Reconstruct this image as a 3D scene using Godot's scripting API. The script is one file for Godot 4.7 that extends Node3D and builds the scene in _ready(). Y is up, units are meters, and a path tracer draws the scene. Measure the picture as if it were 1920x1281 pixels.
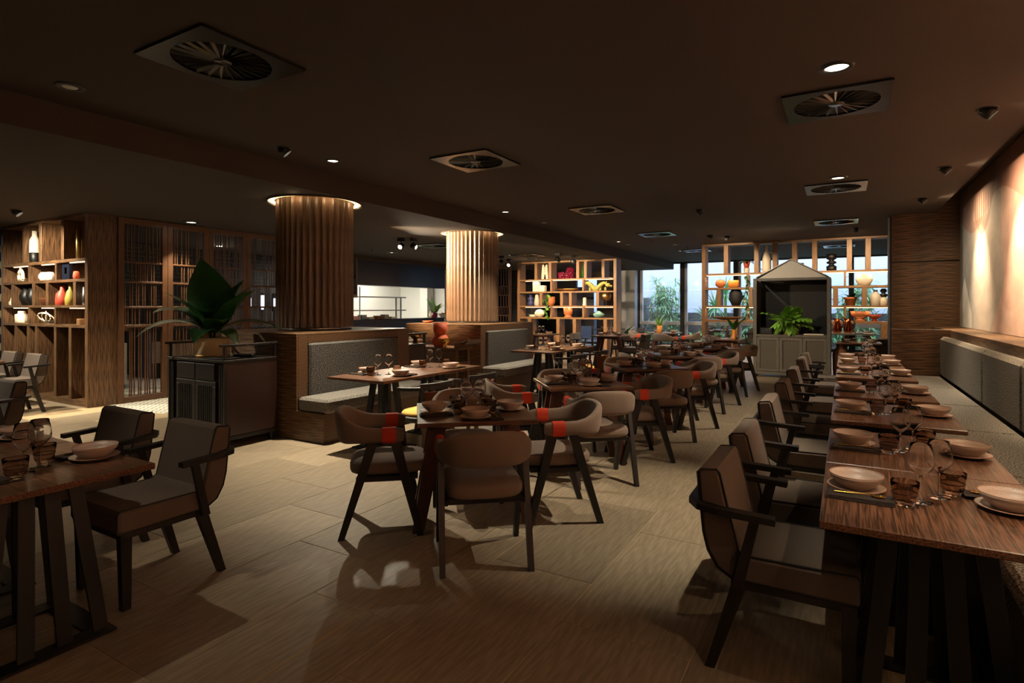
extends Node3D
# A restaurant dining room. World axes follow the room: x to the banquette wall, -z to the garden windows.
const MAIN := 2.94
const LOW := 2.70
const TOP := 0.72
var M := {}
var taken := {}
var proto := {}
var rng := RandomNumberGenerator.new()

func _ready():
	rng.seed = 7
	set_camera()
	set_sky()
	set_lights()
	make_materials()
	build_shell()
	build_floor()
	build_columns_and_booths()
	build_screens()
	build_shelves()
	build_display_cabinet()
	build_banquette()
	build_ceiling_fittings()
	build_kitchen()
	build_dining()
	build_sideboards()
	build_shelf_objects()
	build_background()
	build_garden()

func set_camera():
	var cam := Camera3D.new()
	cam.name = "camera"
	cam.projection = Camera3D.PROJECTION_FRUSTUM
	cam.near = 0.1
	cam.far = 200.0
	var f := 1067.0
	cam.size = 1281.0 / f * cam.near
	cam.frustum_offset = Vector2(0, -(640.5 - 575.0) / f * cam.near)
	cam.position = Vector3(0, 1.4, 0)
	cam.rotation = Vector3(0, atan2(622.0, f), 0)
	add_child(cam)
	cam.current = true

func set_sky():
	var env := Environment.new()
	env.background_mode = Environment.BG_SKY
	var sky := Sky.new()
	var sm := ProceduralSkyMaterial.new()
	sm.sky_top_color = Color(0.70, 0.80, 0.95)
	sm.sky_horizon_color = Color(0.86, 0.91, 0.98)
	sm.ground_bottom_color = Color(0.30, 0.30, 0.30)
	sm.ground_horizon_color = Color(0.45, 0.46, 0.47)
	sm.sun_angle_max = 0.0
	sky.sky_material = sm
	env.sky = sky
	env.background_energy_multiplier = 6.8
	env.tonemap_mode = Environment.TONE_MAPPER_LINEAR
	env.tonemap_exposure = 1.25
	env.sdfgi_enabled = true
	env.ssao_enabled = true
	env.ssil_enabled = true
	var we := WorldEnvironment.new()
	we.name = "world"
	we.environment = env
	add_child(we)

const WARM := Color(1.0, 0.87, 0.70)
const NEUTRAL := Color(1.0, 0.94, 0.83)

func spot(at: Vector3, to: Vector3, energy: float, angle: float, color := NEUTRAL, soft := 0.35, size := 0.014):
	var l := SpotLight3D.new()
	l.name = "spot_lamp_light"
	l.light_color = color
	l.light_energy = energy
	l.spot_range = 30.0
	l.spot_attenuation = 2.0
	l.spot_angle = angle
	l.spot_angle_attenuation = soft
	l.light_size = size
	l.shadow_enabled = true
	add_child(l, true)
	var up := Vector3.UP if abs((to - at).normalized().y) < 0.98 else Vector3.RIGHT
	l.look_at_from_position(at, to, up)

func omni(at: Vector3, energy: float, color := WARM, size := 0.05):
	var l := OmniLight3D.new()
	l.name = "lamp_light"
	l.light_color = color
	l.light_energy = energy
	l.omni_range = 30.0
	l.omni_attenuation = 2.0
	l.light_size = size
	l.shadow_enabled = true
	l.position = at
	add_child(l, true)

func panel_light(at: Vector3, to: Vector3, size: Vector2, energy: float, color := WARM):
	var l := AreaLight3D.new()
	l.name = "strip_light"
	l.light_color = color
	l.light_energy = energy
	l.area_size = size
	l.area_normalize_energy = true
	l.area_range = 30.0
	l.area_attenuation = 2.0
	l.shadow_enabled = true
	add_child(l, true)
	l.look_at_from_position(at, to, Vector3.UP if abs((to - at).normalized().y) < 0.98 else Vector3.FORWARD)

func set_lights():
	# recessed downlights of the main ceiling, some unseen, the farthest added to brighten the window area
	spot(Vector3(-4.65, 2.90, -4.23), Vector3(-3.85, 0, -4.2), 15.0, 41, NEUTRAL, 0.9)
	spot(Vector3(-4.67, 2.90, -1.90), Vector3(-4.5, 0, -2.6), 0.4, 36, NEUTRAL, 0.9)  # unseen lamp placed at the sensor cover to light the left floor
	spot(Vector3(-0.04, 2.90, -4.20), Vector3(-1.15, 0, -3.9), 6.5, 26, NEUTRAL, 0.8)
	spot(Vector3(-0.05, 2.90, -2.20), Vector3(0.34, 0.72, -2.5), 2.4, 17, NEUTRAL, 0.9)  # out of view, placed to light the nearest banquette table
	spot(Vector3(-0.06, 2.90, -7.82), Vector3(-0.3, 0, -7.7), 5.0, 44, NEUTRAL, 0.7)
	spot(Vector3(-4.74, 2.90, -7.92), Vector3(-4.3, 0, -7.7), 10.0, 46, NEUTRAL, 0.7)
	spot(Vector3(-3.9, 2.90, -15.9), Vector3(-4.0, 0, -15.4), 9.0, 50, Color(1, 0.97, 0.93), 0.8)  # added, brightens the furniture by the windows in place of daylight
	spot(Vector3(-4.6, 2.90, -12.9), Vector3(-4.5, 0, -13.2), 6.0, 46, Color(1, 0.97, 0.93), 0.8)  # added to brighten the passage mouth
	spot(Vector3(-0.6, 2.90, -16.9), Vector3(-0.6, 0, -16.5), 6.0, 50, Color(1, 0.97, 0.93), 0.8)  # added to brighten the seats beyond the divider
	# gimbals washing the mural: a hot core in a wide soft beam; the nearest ones are out of view
	for z in [-9.92, -7.82, -5.68, -3.5, -1.3, 0.9]:
		spot(Vector3(1.02, 2.89, z), Vector3(1.62, 2.0, z), 2.6, 78, WARM, 1.0)
		spot(Vector3(1.02, 2.89, z), Vector3(1.62, 1.75, z), 12.0 if z < -2 else 19.0, 33, WARM, 1.0)  # the nearest, out of view, are stronger to light the near furniture
	spot(Vector3(-3.5, 2.90, -0.6), Vector3(-3.1, 0.6, -1.35), 1.3, 24, NEUTRAL, 1.0)  # out of view, placed to light the left foreground chairs
	# lower ceiling
	spot(Vector3(-8.64, 2.66, -5.06), Vector3(-8.75, 0, -5.06), 4.0, 38, NEUTRAL, 0.6)
	spot(Vector3(-9.9, 2.60, -2.75), Vector3(-10.4, 1.0, -3.9), 9.0, 58, NEUTRAL, 0.5)  # out of view, placed to light the front of the left shelf
	spot(Vector3(-8.2, 2.66, -1.9), Vector3(-7.5, 0, -3.1), 10.0, 48, NEUTRAL, 0.7)  # out of view, placed to light the floor on the left
	for z in [-10.3, -12.6, -16.8]:
		spot(Vector3(-9.4, 2.66, z), Vector3(-9.4, 0, z), 3.0, 50, NEUTRAL, 0.5)
	# track heads turned to the second column and the far shelf, gimbals on the cabinet and the divider, most of them unseen
	spot(Vector3(-7.2, 2.48, -8.1), Vector3(-5.9, 1.6, -8.0), 3.0, 60, NEUTRAL, 0.5)
	spot(Vector3(-6.55, 2.52, -6.3), Vector3(-5.85, 1.75, -8.4), 30.0, 34, WARM, 0.5)  # unseen head behind the nearest column, placed to light the second one
	spot(Vector3(-7.6, 2.50, -12.6), Vector3(-7.3, 1.3, -14.65), 6.0, 50, WARM, 0.7)  # unseen head, placed to light the left of the far shelf
	spot(Vector3(-6.0, 2.50, -12.6), Vector3(-6.2, 1.3, -14.65), 6.0, 50, WARM, 0.7)  # unseen head, placed to light the right of the far shelf
	spot(Vector3(-1.93, 2.82, -9.44), Vector3(-0.9, 1.3, -12.3), 3.6, 30, NEUTRAL, 0.5)  # unseen gimbal, placed to light the cabinet front and its plant
	spot(Vector3(-2.40, 2.86, -12.5), Vector3(-0.95, 2.0, -12.4), 5.0, 38, NEUTRAL, 0.6)
	spot(Vector3(-2.3, 2.88, -12.9), Vector3(-2.3, 1.4, -14.65), 5.0, 52, WARM, 0.7)  # unseen gimbal, placed to light the left of the divider
	spot(Vector3(0.2, 2.88, -13.0), Vector3(0.2, 1.4, -14.65), 5.0, 52, WARM, 0.7)  # unseen gimbal, placed to light the right of the divider

# ---------------------------------------------------------------- naming
func numbered(called: String) -> String:
	var k: int = taken.get(called, 0)
	taken[called] = k + 1
	return called if k == 0 else "%s_%03d" % [called, k]

func thing(called: String, label: String, category: String, at := Vector3.ZERO, turn := 0.0, group := "") -> Node3D:
	var o := Node3D.new()
	o.name = numbered(called)
	o.set_meta("called", called)
	add_child(o)
	o.position = at
	o.rotation.y = turn
	tag(o, label, category, group)
	return o

func tag(o: Node, label: String, category: String, group := ""):
	o.set_meta("label", label)
	o.set_meta("category", category)
	if group != "":
		o.set_meta("group", group)

func part(called: String, mesh: Mesh, m: Material, parent: Node, at := Vector3.ZERO, turn := Vector3.ZERO) -> MeshInstance3D:
	var o := MeshInstance3D.new()
	o.name = called
	o.mesh = mesh
	o.material_override = m
	o.position = at
	o.rotation = turn
	parent.add_child(o, true)
	return o

func solo(called: String, mesh: Mesh, m: Material, label: String, category: String, at := Vector3.ZERO, turn := 0.0, group := "") -> MeshInstance3D:
	var o := part(numbered(called), mesh, m, self, at, Vector3(0, turn, 0))
	tag(o, label, category, group)
	return o

func struct(called: String, mesh: Mesh, m: Material, at := Vector3.ZERO) -> MeshInstance3D:
	var o := part(numbered(called), mesh, m, self, at)
	o.set_meta("kind", "structure")
	return o

func stuff(o: Node) -> Node:
	o.set_meta("kind", "stuff")
	return o

func again(key: String, maker: Callable, label: String, at: Vector3, turn := 0.0, group := "") -> Node3D:
	# the first time builds the thing, later copies it with its parts
	var o: Node3D
	if not proto.has(key):
		o = maker.call()
		proto[key] = o
	else:
		o = proto[key].duplicate()
		o.name = numbered(proto[key].get_meta("called"))
		add_child(o)
	o.position = at
	o.rotation.y = turn
	o.set_meta("label", label)
	if group != "":
		o.set_meta("group", group)
	return o

# ---------------------------------------------------------------- meshes
func sb() -> SurfaceTool:
	var s := SurfaceTool.new()
	s.begin(Mesh.PRIMITIVE_TRIANGLES)
	return s

func fin(s: SurfaceTool) -> ArrayMesh:
	s.generate_normals()
	return s.commit()

const FLAT := 4294967295

func tri(s: SurfaceTool, a: Vector3, b: Vector3, c: Vector3, o: Vector3, g := FLAT):
	s.set_smooth_group(g)
	if (b - a).cross(c - a).dot((a + b + c) / 3.0 - o) > 0.0:
		s.add_vertex(a); s.add_vertex(c); s.add_vertex(b)
	else:
		s.add_vertex(a); s.add_vertex(b); s.add_vertex(c)

func quad(s: SurfaceTool, a: Vector3, b: Vector3, c: Vector3, d: Vector3, o: Vector3, g := FLAT):
	tri(s, a, b, c, o, g)
	tri(s, a, c, d, o, g)

func add_box(s: SurfaceTool, at: Vector3, size: Vector3, b := 0.0, basis := Basis.IDENTITY):
	var h := size / 2.0
	b = minf(b, minf(h.x, minf(h.y, h.z)) * 0.9)
	if b <= 0.0:
		var p := []
		for i in 8:
			p.append(at + basis * Vector3(h.x * (1 if i & 1 else -1), h.y * (1 if i & 2 else -1), h.z * (1 if i & 4 else -1)))
		for f in [[0, 1, 3, 2], [4, 5, 7, 6], [0, 1, 5, 4], [2, 3, 7, 6], [0, 2, 6, 4], [1, 3, 7, 5]]:
			quad(s, p[f[0]], p[f[1]], p[f[2]], p[f[3]], at)
		return
	var v := {}
	for i in 8:
		for a in 3:
			var q := Vector3(h.x - b, h.y - b, h.z - b)
			q[a] = h[a]
			q.x *= 1 if i & 1 else -1
			q.y *= 1 if i & 2 else -1
			q.z *= 1 if i & 4 else -1
			v[i * 3 + a] = at + basis * q
	for a in 3:
		var u: int = 1 << ((a + 1) % 3)
		var w: int = 1 << ((a + 2) % 3)
		for k in 2:
			var o: int = (1 << a) * k
			quad(s, v[o * 3 + a], v[(o | u) * 3 + a], v[(o | u | w) * 3 + a], v[(o | w) * 3 + a], at)
		# edges parallel to axis a
		var a1 := (a + 1) % 3
		var a2 := (a + 2) % 3
		for k in 4:
			var o2: int = (u if k & 1 else 0) | (w if k & 2 else 0)
			var o3: int = o2 | (1 << a)
			quad(s, v[o2 * 3 + a1], v[o2 * 3 + a2], v[o3 * 3 + a2], v[o3 * 3 + a1], at)
	for i in 8:
		tri(s, v[i * 3], v[i * 3 + 1], v[i * 3 + 2], at)

func box(size: Vector3, b := 0.0) -> ArrayMesh:
	var s := sb()
	add_box(s, Vector3.ZERO, size, b)
	return fin(s)

func span(x0: float, x1: float, y0: float, y1: float, z0: float, z1: float, b := 0.0) -> ArrayMesh:
	var s := sb()
	add_span(s, x0, x1, y0, y1, z0, z1, b)
	return fin(s)

func add_span(s: SurfaceTool, x0: float, x1: float, y0: float, y1: float, z0: float, z1: float, b := 0.0):
	add_box(s, Vector3(x0 + x1, y0 + y1, z0 + z1) / 2.0, Vector3(absf(x1 - x0), absf(y1 - y0), absf(z1 - z0)), b)

func add_lathe(s: SurfaceTool, prof: Array, seg := 24, at := Vector3.ZERO, g := 1):
	# the profile runs up the outside, over the rim and down the inside
	for i in prof.size() - 1:
		var p: Vector2 = prof[i]
		var q: Vector2 = prof[i + 1]
		for k in seg:
			var t0 := TAU * k / seg
			var t1 := TAU * (k + 1) / seg
			var a := at + Vector3(p.x * cos(t0), p.y, p.x * sin(t0))
			var b := at + Vector3(q.x * cos(t0), q.y, q.x * sin(t0))
			var c := at + Vector3(q.x * cos(t1), q.y, q.x * sin(t1))
			var d := at + Vector3(p.x * cos(t1), p.y, p.x * sin(t1))
			s.set_smooth_group(g)
			if q.x > 0.0001:
				s.add_vertex(a); s.add_vertex(c); s.add_vertex(b)
			if p.x > 0.0001:
				s.add_vertex(a); s.add_vertex(d); s.add_vertex(c)

func lathe(prof: Array, seg := 24) -> ArrayMesh:
	var s := sb()
	add_lathe(s, prof, seg)
	return fin(s)

func pr(flat: Array) -> Array:
	var out := []
	for i in range(0, flat.size(), 2):
		out.append(Vector2(flat[i], flat[i + 1]))
	return out

func loft(s: SurfaceTool, rings: Array, smooth := true, caps := true):
	var n: int = rings[0].size()
	var mids := []
	for r in rings:
		var m := Vector3.ZERO
		for p in r:
			m += p
		mids.append(m / n)
	for i in rings.size() - 1:
		var o: Vector3 = (mids[i] + mids[i + 1]) / 2.0
		for k in n:
			var l := (k + 1) % n
			quad(s, rings[i][k], rings[i][l], rings[i + 1][l], rings[i + 1][k], o, 1 if smooth else FLAT)
	if caps:
		for e in [[0, 1], [rings.size() - 1, rings.size() - 2]]:
			var o: Vector3 = mids[e[1]]
			for k in n:
				tri(s, rings[e[0]][k], rings[e[0]][(k + 1) % n], mids[e[0]], o, 2 if smooth else FLAT)

func ring(at: Vector3, u: Vector3, v: Vector3, n := 8) -> PackedVector3Array:
	var r := PackedVector3Array()
	for k in n:
		r.append(at + u * cos(TAU * k / n) + v * sin(TAU * k / n))
	return r

func rect(at: Vector3, u: Vector3, v: Vector3) -> PackedVector3Array:
	return PackedVector3Array([at + u + v, at - u + v, at - u - v, at + u - v])

func soft_rect(at: Vector3, u: Vector3, v: Vector3, power := 4.0, n := 20) -> PackedVector3Array:
	var r := PackedVector3Array()
	for k in n:
		var t := TAU * (k + 0.5) / n
		var c := cos(t)
		var w := sin(t)
		r.append(at + u * signf(c) * pow(absf(c), 2.0 / power) + v * signf(w) * pow(absf(w), 2.0 / power))
	return r

func tube(s: SurfaceTool, pts: Array, radius, n := 8):
	var rings := []
	for i in pts.size():
		var d: Vector3 = (pts[mini(i + 1, pts.size() - 1)] - pts[maxi(i - 1, 0)]).normalized()
		var u := d.cross(Vector3.UP if absf(d.y) < 0.9 else Vector3.RIGHT).normalized()
		var r: float = radius[i] if radius is Array else radius
		rings.append(ring(pts[i], u * r, u.cross(d) * r, n))
	loft(s, rings)

func rail(s: SurfaceTool, pts: Array, w: float, h: float, smooth := false):
	# flat bar with level top along a path
	var rings := []
	for i in pts.size():
		var d: Vector3 = (pts[mini(i + 1, pts.size() - 1)] - pts[maxi(i - 1, 0)])
		d.y = 0
		d = d.normalized()
		var u := Vector3(d.z, 0, -d.x)
		rings.append(rect(pts[i], u * w / 2.0, Vector3.UP * h / 2.0))
	loft(s, rings, false)

func add_leg(s: SurfaceTool, a: Vector3, b: Vector3, wa: Vector2, wb: Vector2, turn := 0.0):
	# a tapered square leg from a down to b, sections level
	var u := Vector3(cos(turn), 0, sin(turn))
	var v := Vector3(-sin(turn), 0, cos(turn))
	loft(s, [rect(a, u * wa.x / 2, v * wa.y / 2), rect(b, u * wb.x / 2, v * wb.y / 2)], false)

func leg(a: Vector3, b: Vector3, wa: Vector2, wb: Vector2, turn := 0.0) -> ArrayMesh:
	var s := sb()
	add_leg(s, a, b, wa, wb, turn)
	return fin(s)

func add_prism(s: SurfaceTool, poly: PackedVector2Array, d0: float, d1: float, bevel := 0.0):
	# polygon in x,y pushed along z; the ends are drawn in by the bevel
	if Geometry2D.is_polygon_clockwise(poly):
		poly.reverse()
	var n := poly.size()
	var inner := PackedVector2Array()
	for i in n:
		var e0 := (poly[i] - poly[(i + n - 1) % n]).normalized()
		var e1 := (poly[(i + 1) % n] - poly[i]).normalized()
		var m := (Vector2(-e0.y, e0.x) + Vector2(-e1.y, e1.x)).normalized()
		var k := maxf(0.4, m.dot(Vector2(-e0.y, e0.x)))
		inner.append(poly[i] + m * bevel / k)
	var lev := [[d0, inner], [d0 + bevel, poly], [d1 - bevel, poly], [d1, inner]] if bevel > 0 else [[d0, poly], [d1, poly]]
	for j in lev.size() - 1:
		var A: PackedVector2Array = lev[j][1]
		var B: PackedVector2Array = lev[j + 1][1]
		for i in n:
			var l := (i + 1) % n
			var e := (poly[l] - poly[i]).normalized()
			var mid := (poly[i] + poly[l]) / 2.0 + Vector2(-e.y, e.x) * 0.05
			quad(s, Vector3(A[i].x, A[i].y, lev[j][0]), Vector3(A[l].x, A[l].y, lev[j][0]), Vector3(B[l].x, B[l].y, lev[j + 1][0]), Vector3(B[i].x, B[i].y, lev[j + 1][0]), Vector3(mid.x, mid.y, (d0 + d1) / 2.0))
	var t := Geometry2D.triangulate_polygon(inner if bevel > 0 else poly)
	var face := inner if bevel > 0 else poly
	for i in range(0, t.size(), 3):
		for d in [d0, d1]:
			var a := Vector3(face[t[i]].x, face[t[i]].y, d)
			var b := Vector3(face[t[i + 1]].x, face[t[i + 1]].y, d)
			var c := Vector3(face[t[i + 2]].x, face[t[i + 2]].y, d)
			tri(s, a, b, c, (a + b + c) / 3.0 + Vector3(0, 0, (d0 + d1) / 2.0 - d))

func frame_mesh(w: float, h: float, bar: float, depth: float, b := 0.002) -> ArrayMesh:
	# a rectangular frame in x,y, centred
	var s := sb()
	add_span(s, -w / 2, w / 2, h / 2 - bar, h / 2, -depth / 2, depth / 2, b)
	add_span(s, -w / 2, w / 2, -h / 2, -h / 2 + bar, -depth / 2, depth / 2, b)
	add_span(s, -w / 2, -w / 2 + bar, -h / 2 + bar, h / 2 - bar, -depth / 2, depth / 2, b)
	add_span(s, w / 2 - bar, w / 2, -h / 2 + bar, h / 2 - bar, -depth / 2, depth / 2, b)
	return fin(s)

func leaf(length: float, width: float, droop: float, fold := 0.15, n := 8, tip := 1.6) -> ArrayMesh:
	# a blade along +z that arches over; two sides with thickness
	var s := sb()
	add_leaf(s, Transform3D.IDENTITY, length, width, droop, fold, n, tip)
	return fin(s)

func add_leaf(s: SurfaceTool, x: Transform3D, length: float, width: float, droop: float, fold := 0.15, n := 8, tip := 1.6):
	var prev := []
	for i in n + 1:
		var t := float(i) / n
		var w := width / 2.0 * sin(PI * pow(t, 1.0 / tip)) * (1.0 if t < 0.98 else 0.0) + 0.002
		var ang := droop * t
		var c := Vector3(0, length * t * sin(-ang * 0.5), length * t * cos(ang * 0.5))
		var up := Vector3(0, cos(ang), sin(ang))
		var row := [x * (c + Vector3(-w, 0, 0) + up * w * fold), x * c, x * (c + Vector3(w, 0, 0) + up * w * fold), x * (c - up * 0.0015)]
		if i > 0:
			for k in 2:
				var a: Vector3 = prev[k]
				var b: Vector3 = prev[k + 1]
				var d: Vector3 = row[k]
				var e: Vector3 = row[k + 1]
				var o: Vector3 = (a + b + d + e) / 4.0 - x.basis * up * 0.2
				quad(s, a, b, e, d, o, 1)
				var th: Vector3 = x.basis * up * -0.0012
				quad(s, a + th, b + th, e + th, d + th, o - 2.0 * (o - (a + b + d + e) / 4.0), 3)
		prev = row

# ---------------------------------------------------------------- materials
func noise(freq: float, oct := 4, sd := 1, type := FastNoiseLite.TYPE_SIMPLEX_SMOOTH) -> FastNoiseLite:
	var n := FastNoiseLite.new()
	n.noise_type = type
	n.frequency = freq
	n.fractal_octaves = oct
	n.seed = sd
	return n

func speckle(freq: float, lo: float, hi: float, oct := 4, sd := 1, size := 512) -> NoiseTexture2D:
	var t := NoiseTexture2D.new()
	t.width = size
	t.height = size
	t.seamless = true
	t.noise = noise(freq, oct, sd)
	var g := Gradient.new()
	g.set_color(0, Color(lo, lo, lo))
	g.set_color(1, Color(hi, hi, hi))
	t.color_ramp = g
	return t

func bumps(freq: float, strength: float, sd := 1) -> NoiseTexture2D:
	var t := NoiseTexture2D.new()
	t.width = 512
	t.height = 512
	t.seamless = true
	t.as_normal_map = true
	t.bump_strength = strength
	t.noise = noise(freq, 3, sd)
	return t

func plain(c: Color, rough := 0.6, metal := 0.0) -> StandardMaterial3D:
	var m := StandardMaterial3D.new()
	m.albedo_color = c
	m.roughness = rough
	m.metallic = metal
	return m

func grained(c: Color, tex: Texture2D, scale: Vector3, rough := 0.5, normal: Texture2D = null, depth := 0.5) -> StandardMaterial3D:
	var m := plain(c, rough)
	m.albedo_texture = tex
	m.uv1_triplanar = true
	m.uv1_scale = scale
	m.uv1_triplanar_sharpness = 8.0
	if normal:
		m.normal_enabled = true
		m.normal_texture = normal
		m.normal_scale = depth
	return m

func crystal(c: Color) -> StandardMaterial3D:
	var m := plain(Color(c.r, c.g, c.b, 0.0), 0.0)
	m.refraction_enabled = true
	m.refraction_scale = 0.025
	return m

func glow(c: Color, energy: float) -> StandardMaterial3D:
	var m := plain(c, 0.6)
	m.emission_enabled = true
	m.emission = c
	m.emission_energy_multiplier = energy
	return m

func clear(c: Color, alpha: float, rough := 0.02) -> StandardMaterial3D:
	var m := plain(Color(c.r, c.g, c.b, alpha), rough)
	m.transparency = BaseMaterial3D.TRANSPARENCY_ALPHA
	return m

const GX := Vector3(0.3, 8.0, 8.0)
const GY := Vector3(8.0, 0.3, 8.0)
const GZ := Vector3(8.0, 8.0, 0.3)

func make_materials():
	var wood := speckle(0.02, 0.25, 1.2, 5, 3)
	var fine := speckle(0.035, 0.6, 1.1, 4, 5)
	var cloth := speckle(0.13, 0.1, 1.35, 2, 8)
	var felt := speckle(0.09, 0.62, 1.12, 3, 9)
	var clothn := bumps(0.12, 6.0, 8)
	var vein := speckle(0.02, 0.80, 1.05, 5, 12)
	for a in [["x", GX], ["y", GY], ["z", GZ]]:
		M["walnut_" + a[0]] = grained(Color(0.50, 0.365, 0.245), wood, a[1], 0.42)
		M["oak_" + a[0]] = grained(Color(0.62, 0.46, 0.30), fine, a[1], 0.5)
		M["dark_" + a[0]] = grained(Color(0.092, 0.07, 0.058), fine, a[1], 0.45)
		M["table_" + a[0]] = grained(Color(0.49, 0.335, 0.24), wood, a[1] * 1.3, 0.3)
		M["fluted_" + a[0]] = grained(Color(0.45, 0.35, 0.27), fine, a[1], 0.4)
		M["ash_" + a[0]] = grained(Color(0.39, 0.37, 0.335), fine, a[1], 0.5)
		M["red_" + a[0]] = grained(Color(0.36, 0.18, 0.11), fine, a[1], 0.45)
		M["screen_" + a[0]] = grained(Color(0.42, 0.28, 0.17), fine, a[1], 0.45)
	M.black = plain(Color(0.055, 0.052, 0.05), 0.45)
	M.frame = plain(Color(0.07, 0.055, 0.05), 0.45)
	M.paint = plain(Color(0.24, 0.197, 0.168), 0.85)
	M.plaster = plain(Color(0.33, 0.30, 0.27), 0.9)
	M.white = plain(Color(0.86, 0.86, 0.84), 0.7)
	M.sill = plain(Color(0.74, 0.77, 0.80), 0.6)
	M.grey = plain(Color(0.36, 0.36, 0.38), 0.8)
	M.charcoal = plain(Color(0.16, 0.16, 0.17), 0.7)
	M.cloth_grey = grained(Color(0.58, 0.555, 0.515), cloth, Vector3(1.3, 1.3, 1.3), 0.95, clothn, 0.6)
	M.cloth_dark = grained(Color(0.43, 0.41, 0.385), cloth, Vector3(0.9, 1.1, 0.9), 0.95, clothn, 0.6)
	M.cloth_seat = grained(Color(0.42, 0.365, 0.32), felt, Vector3(4, 30, 4), 0.95, clothn, 0.4)
	M.velvet = grained(Color(0.52, 0.445, 0.385), felt, Vector3(6, 6, 6), 0.95, clothn, 0.3)
	M.velvet.rim_enabled = true
	M.velvet.rim = 0.4
	M.piping = plain(Color(0.10, 0.09, 0.08), 0.8)
	M.strap = plain(Color(0.74, 0.20, 0.07), 0.75)
	M.tile = []
	for k in 5:
		var t := grained(Color(0.64, 0.575, 0.48).darkened(0.05 * (k % 3)), vein, Vector3(4.0, 4.0, 0.45), 0.42)
		t.uv1_offset = Vector3(0.37 * k, 0.21 * k, 0.53 * k)
		M.tile.append(t)
	M.tile_green = plain(Color(0.42, 0.42, 0.36), 0.25)
	M.stone_roof = grained(Color(0.84, 0.82, 0.78), felt, Vector3(8, 8, 8), 0.7)
	M.wrap = plain(Color(0.52, 0.36, 0.22), 0.7)
	M.cloth_seat_plain = grained(Color(0.52, 0.49, 0.44), felt, Vector3(10, 10, 10), 0.95)
	M.vent = plain(Color(0.30, 0.297, 0.292), 0.25, 0.9)
	M.oak_dark = grained(Color(0.42, 0.27, 0.15), fine, GX, 0.45)
	M.neck = clear(Color(0.2, 0.3, 0.25), 0.45)
	M.navy_matt = plain(Color(0.16, 0.18, 0.24), 0.6)
	M.grout = plain(Color(0.72, 0.63, 0.49), 0.6)
	M.brass = plain(Color(0.74, 0.60, 0.38), 0.35, 1.0)
	M.gold = plain(Color(0.80, 0.60, 0.26), 0.2, 1.0)
	M.copper = plain(Color(0.72, 0.36, 0.20), 0.22, 1.0)
	M.steel = plain(Color(0.62, 0.62, 0.62), 0.3, 1.0)
	M.ceramic = grained(Color(0.80, 0.71, 0.65), felt, Vector3(9, 9, 9), 0.42)
	M.rim = plain(Color(0.62, 0.47, 0.38), 0.4)
	M.napkin = grained(Color(0.20, 0.155, 0.13), felt, Vector3(14, 14, 14), 0.9)
	M.glass = crystal(Color(1, 1, 1))
	M.smoke = crystal(Color(0.86, 0.79, 0.73))
	M.smoke.refraction_scale = 0.012
	M.pane = clear(Color(0.9, 0.95, 1), 0.05)
	M.terracotta = plain(Color(0.70, 0.30, 0.17), 0.7)
	M.orange = plain(Color(0.72, 0.42, 0.24), 0.55)
	M.coral = plain(Color(0.70, 0.27, 0.19), 0.5)
	M.cream = plain(Color(0.86, 0.82, 0.74), 0.5)
	M.teal = plain(Color(0.45, 0.62, 0.60), 0.35)
	M.amber = plain(Color(0.80, 0.50, 0.18), 0.4)
	M.yellow = plain(Color(0.68, 0.60, 0.26), 0.5)
	M.magenta = plain(Color(0.40, 0.05, 0.16), 0.25)
	M.olive = plain(Color(0.58, 0.56, 0.28), 0.5)
	M.blue = plain(Color(0.22, 0.24, 0.42), 0.4)
	M.navy = plain(Color(0.075, 0.095, 0.16), 0.28)
	M.stone = grained(Color(0.80, 0.76, 0.70), speckle(0.05, 0.85, 1.05, 4, 21), Vector3(2, 2, 2), 0.6)
	M.wicker = grained(Color(0.62, 0.33, 0.15), cloth, Vector3(3, 14, 3), 0.7, clothn, 1.0)
	M.cushion = plain(Color(0.88, 0.70, 0.34), 0.85)
	M.leaf = plain(Color(0.13, 0.31, 0.11), 0.35)
	M.leaf_bright = plain(Color(0.40, 0.58, 0.20), 0.4)
	M.leaf_garden = plain(Color(0.44, 0.66, 0.42), 0.5)
	M.leaf_pale = plain(Color(0.58, 0.74, 0.54), 0.5)
	for k in ["leaf", "leaf_bright", "leaf_garden", "leaf_pale"]:
		M[k].backlight_enabled = true
		M[k].backlight = M[k].albedo_color.darkened(0.4)
	M.strip = glow(Color(1.0, 0.86, 0.64), 3.0)
	M.lamp = glow(Color(1.0, 0.92, 0.80), 9.0)
	M.lampdim = glow(Color(1.0, 0.90, 0.76), 1.6)
	M.ring = glow(Color(1.0, 0.86, 0.60), 2.2)
	M.cane = pattern_material(cane_image(), 9.0)
	M.panel_cane = pattern_material(woven_image(), 6.0, Color(0.40, 0.38, 0.35))
	M.mosaic = pattern_material(mosaic_image(), 2.4)
	M.key = pattern_material(key_image(), 1.0)

func pattern_material(im: Image, scale: float, c := Color.WHITE) -> StandardMaterial3D:
	var m := plain(c, 0.65)
	m.albedo_texture = ImageTexture.create_from_image(im)
	m.uv1_triplanar = true
	m.uv1_triplanar_sharpness = 8.0
	m.uv1_scale = Vector3.ONE * scale
	return m

func cane_image() -> Image:
	var im := Image.create(64, 64, false, Image.FORMAT_RGB8)
	im.fill(Color(0.92, 0.82, 0.64))
	for a in 8:
		for b in 8:
			im.fill_rect(Rect2i(a * 8 + 2, b * 8 + 2, 4, 4), Color(0.52, 0.43, 0.32))
	return im

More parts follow.
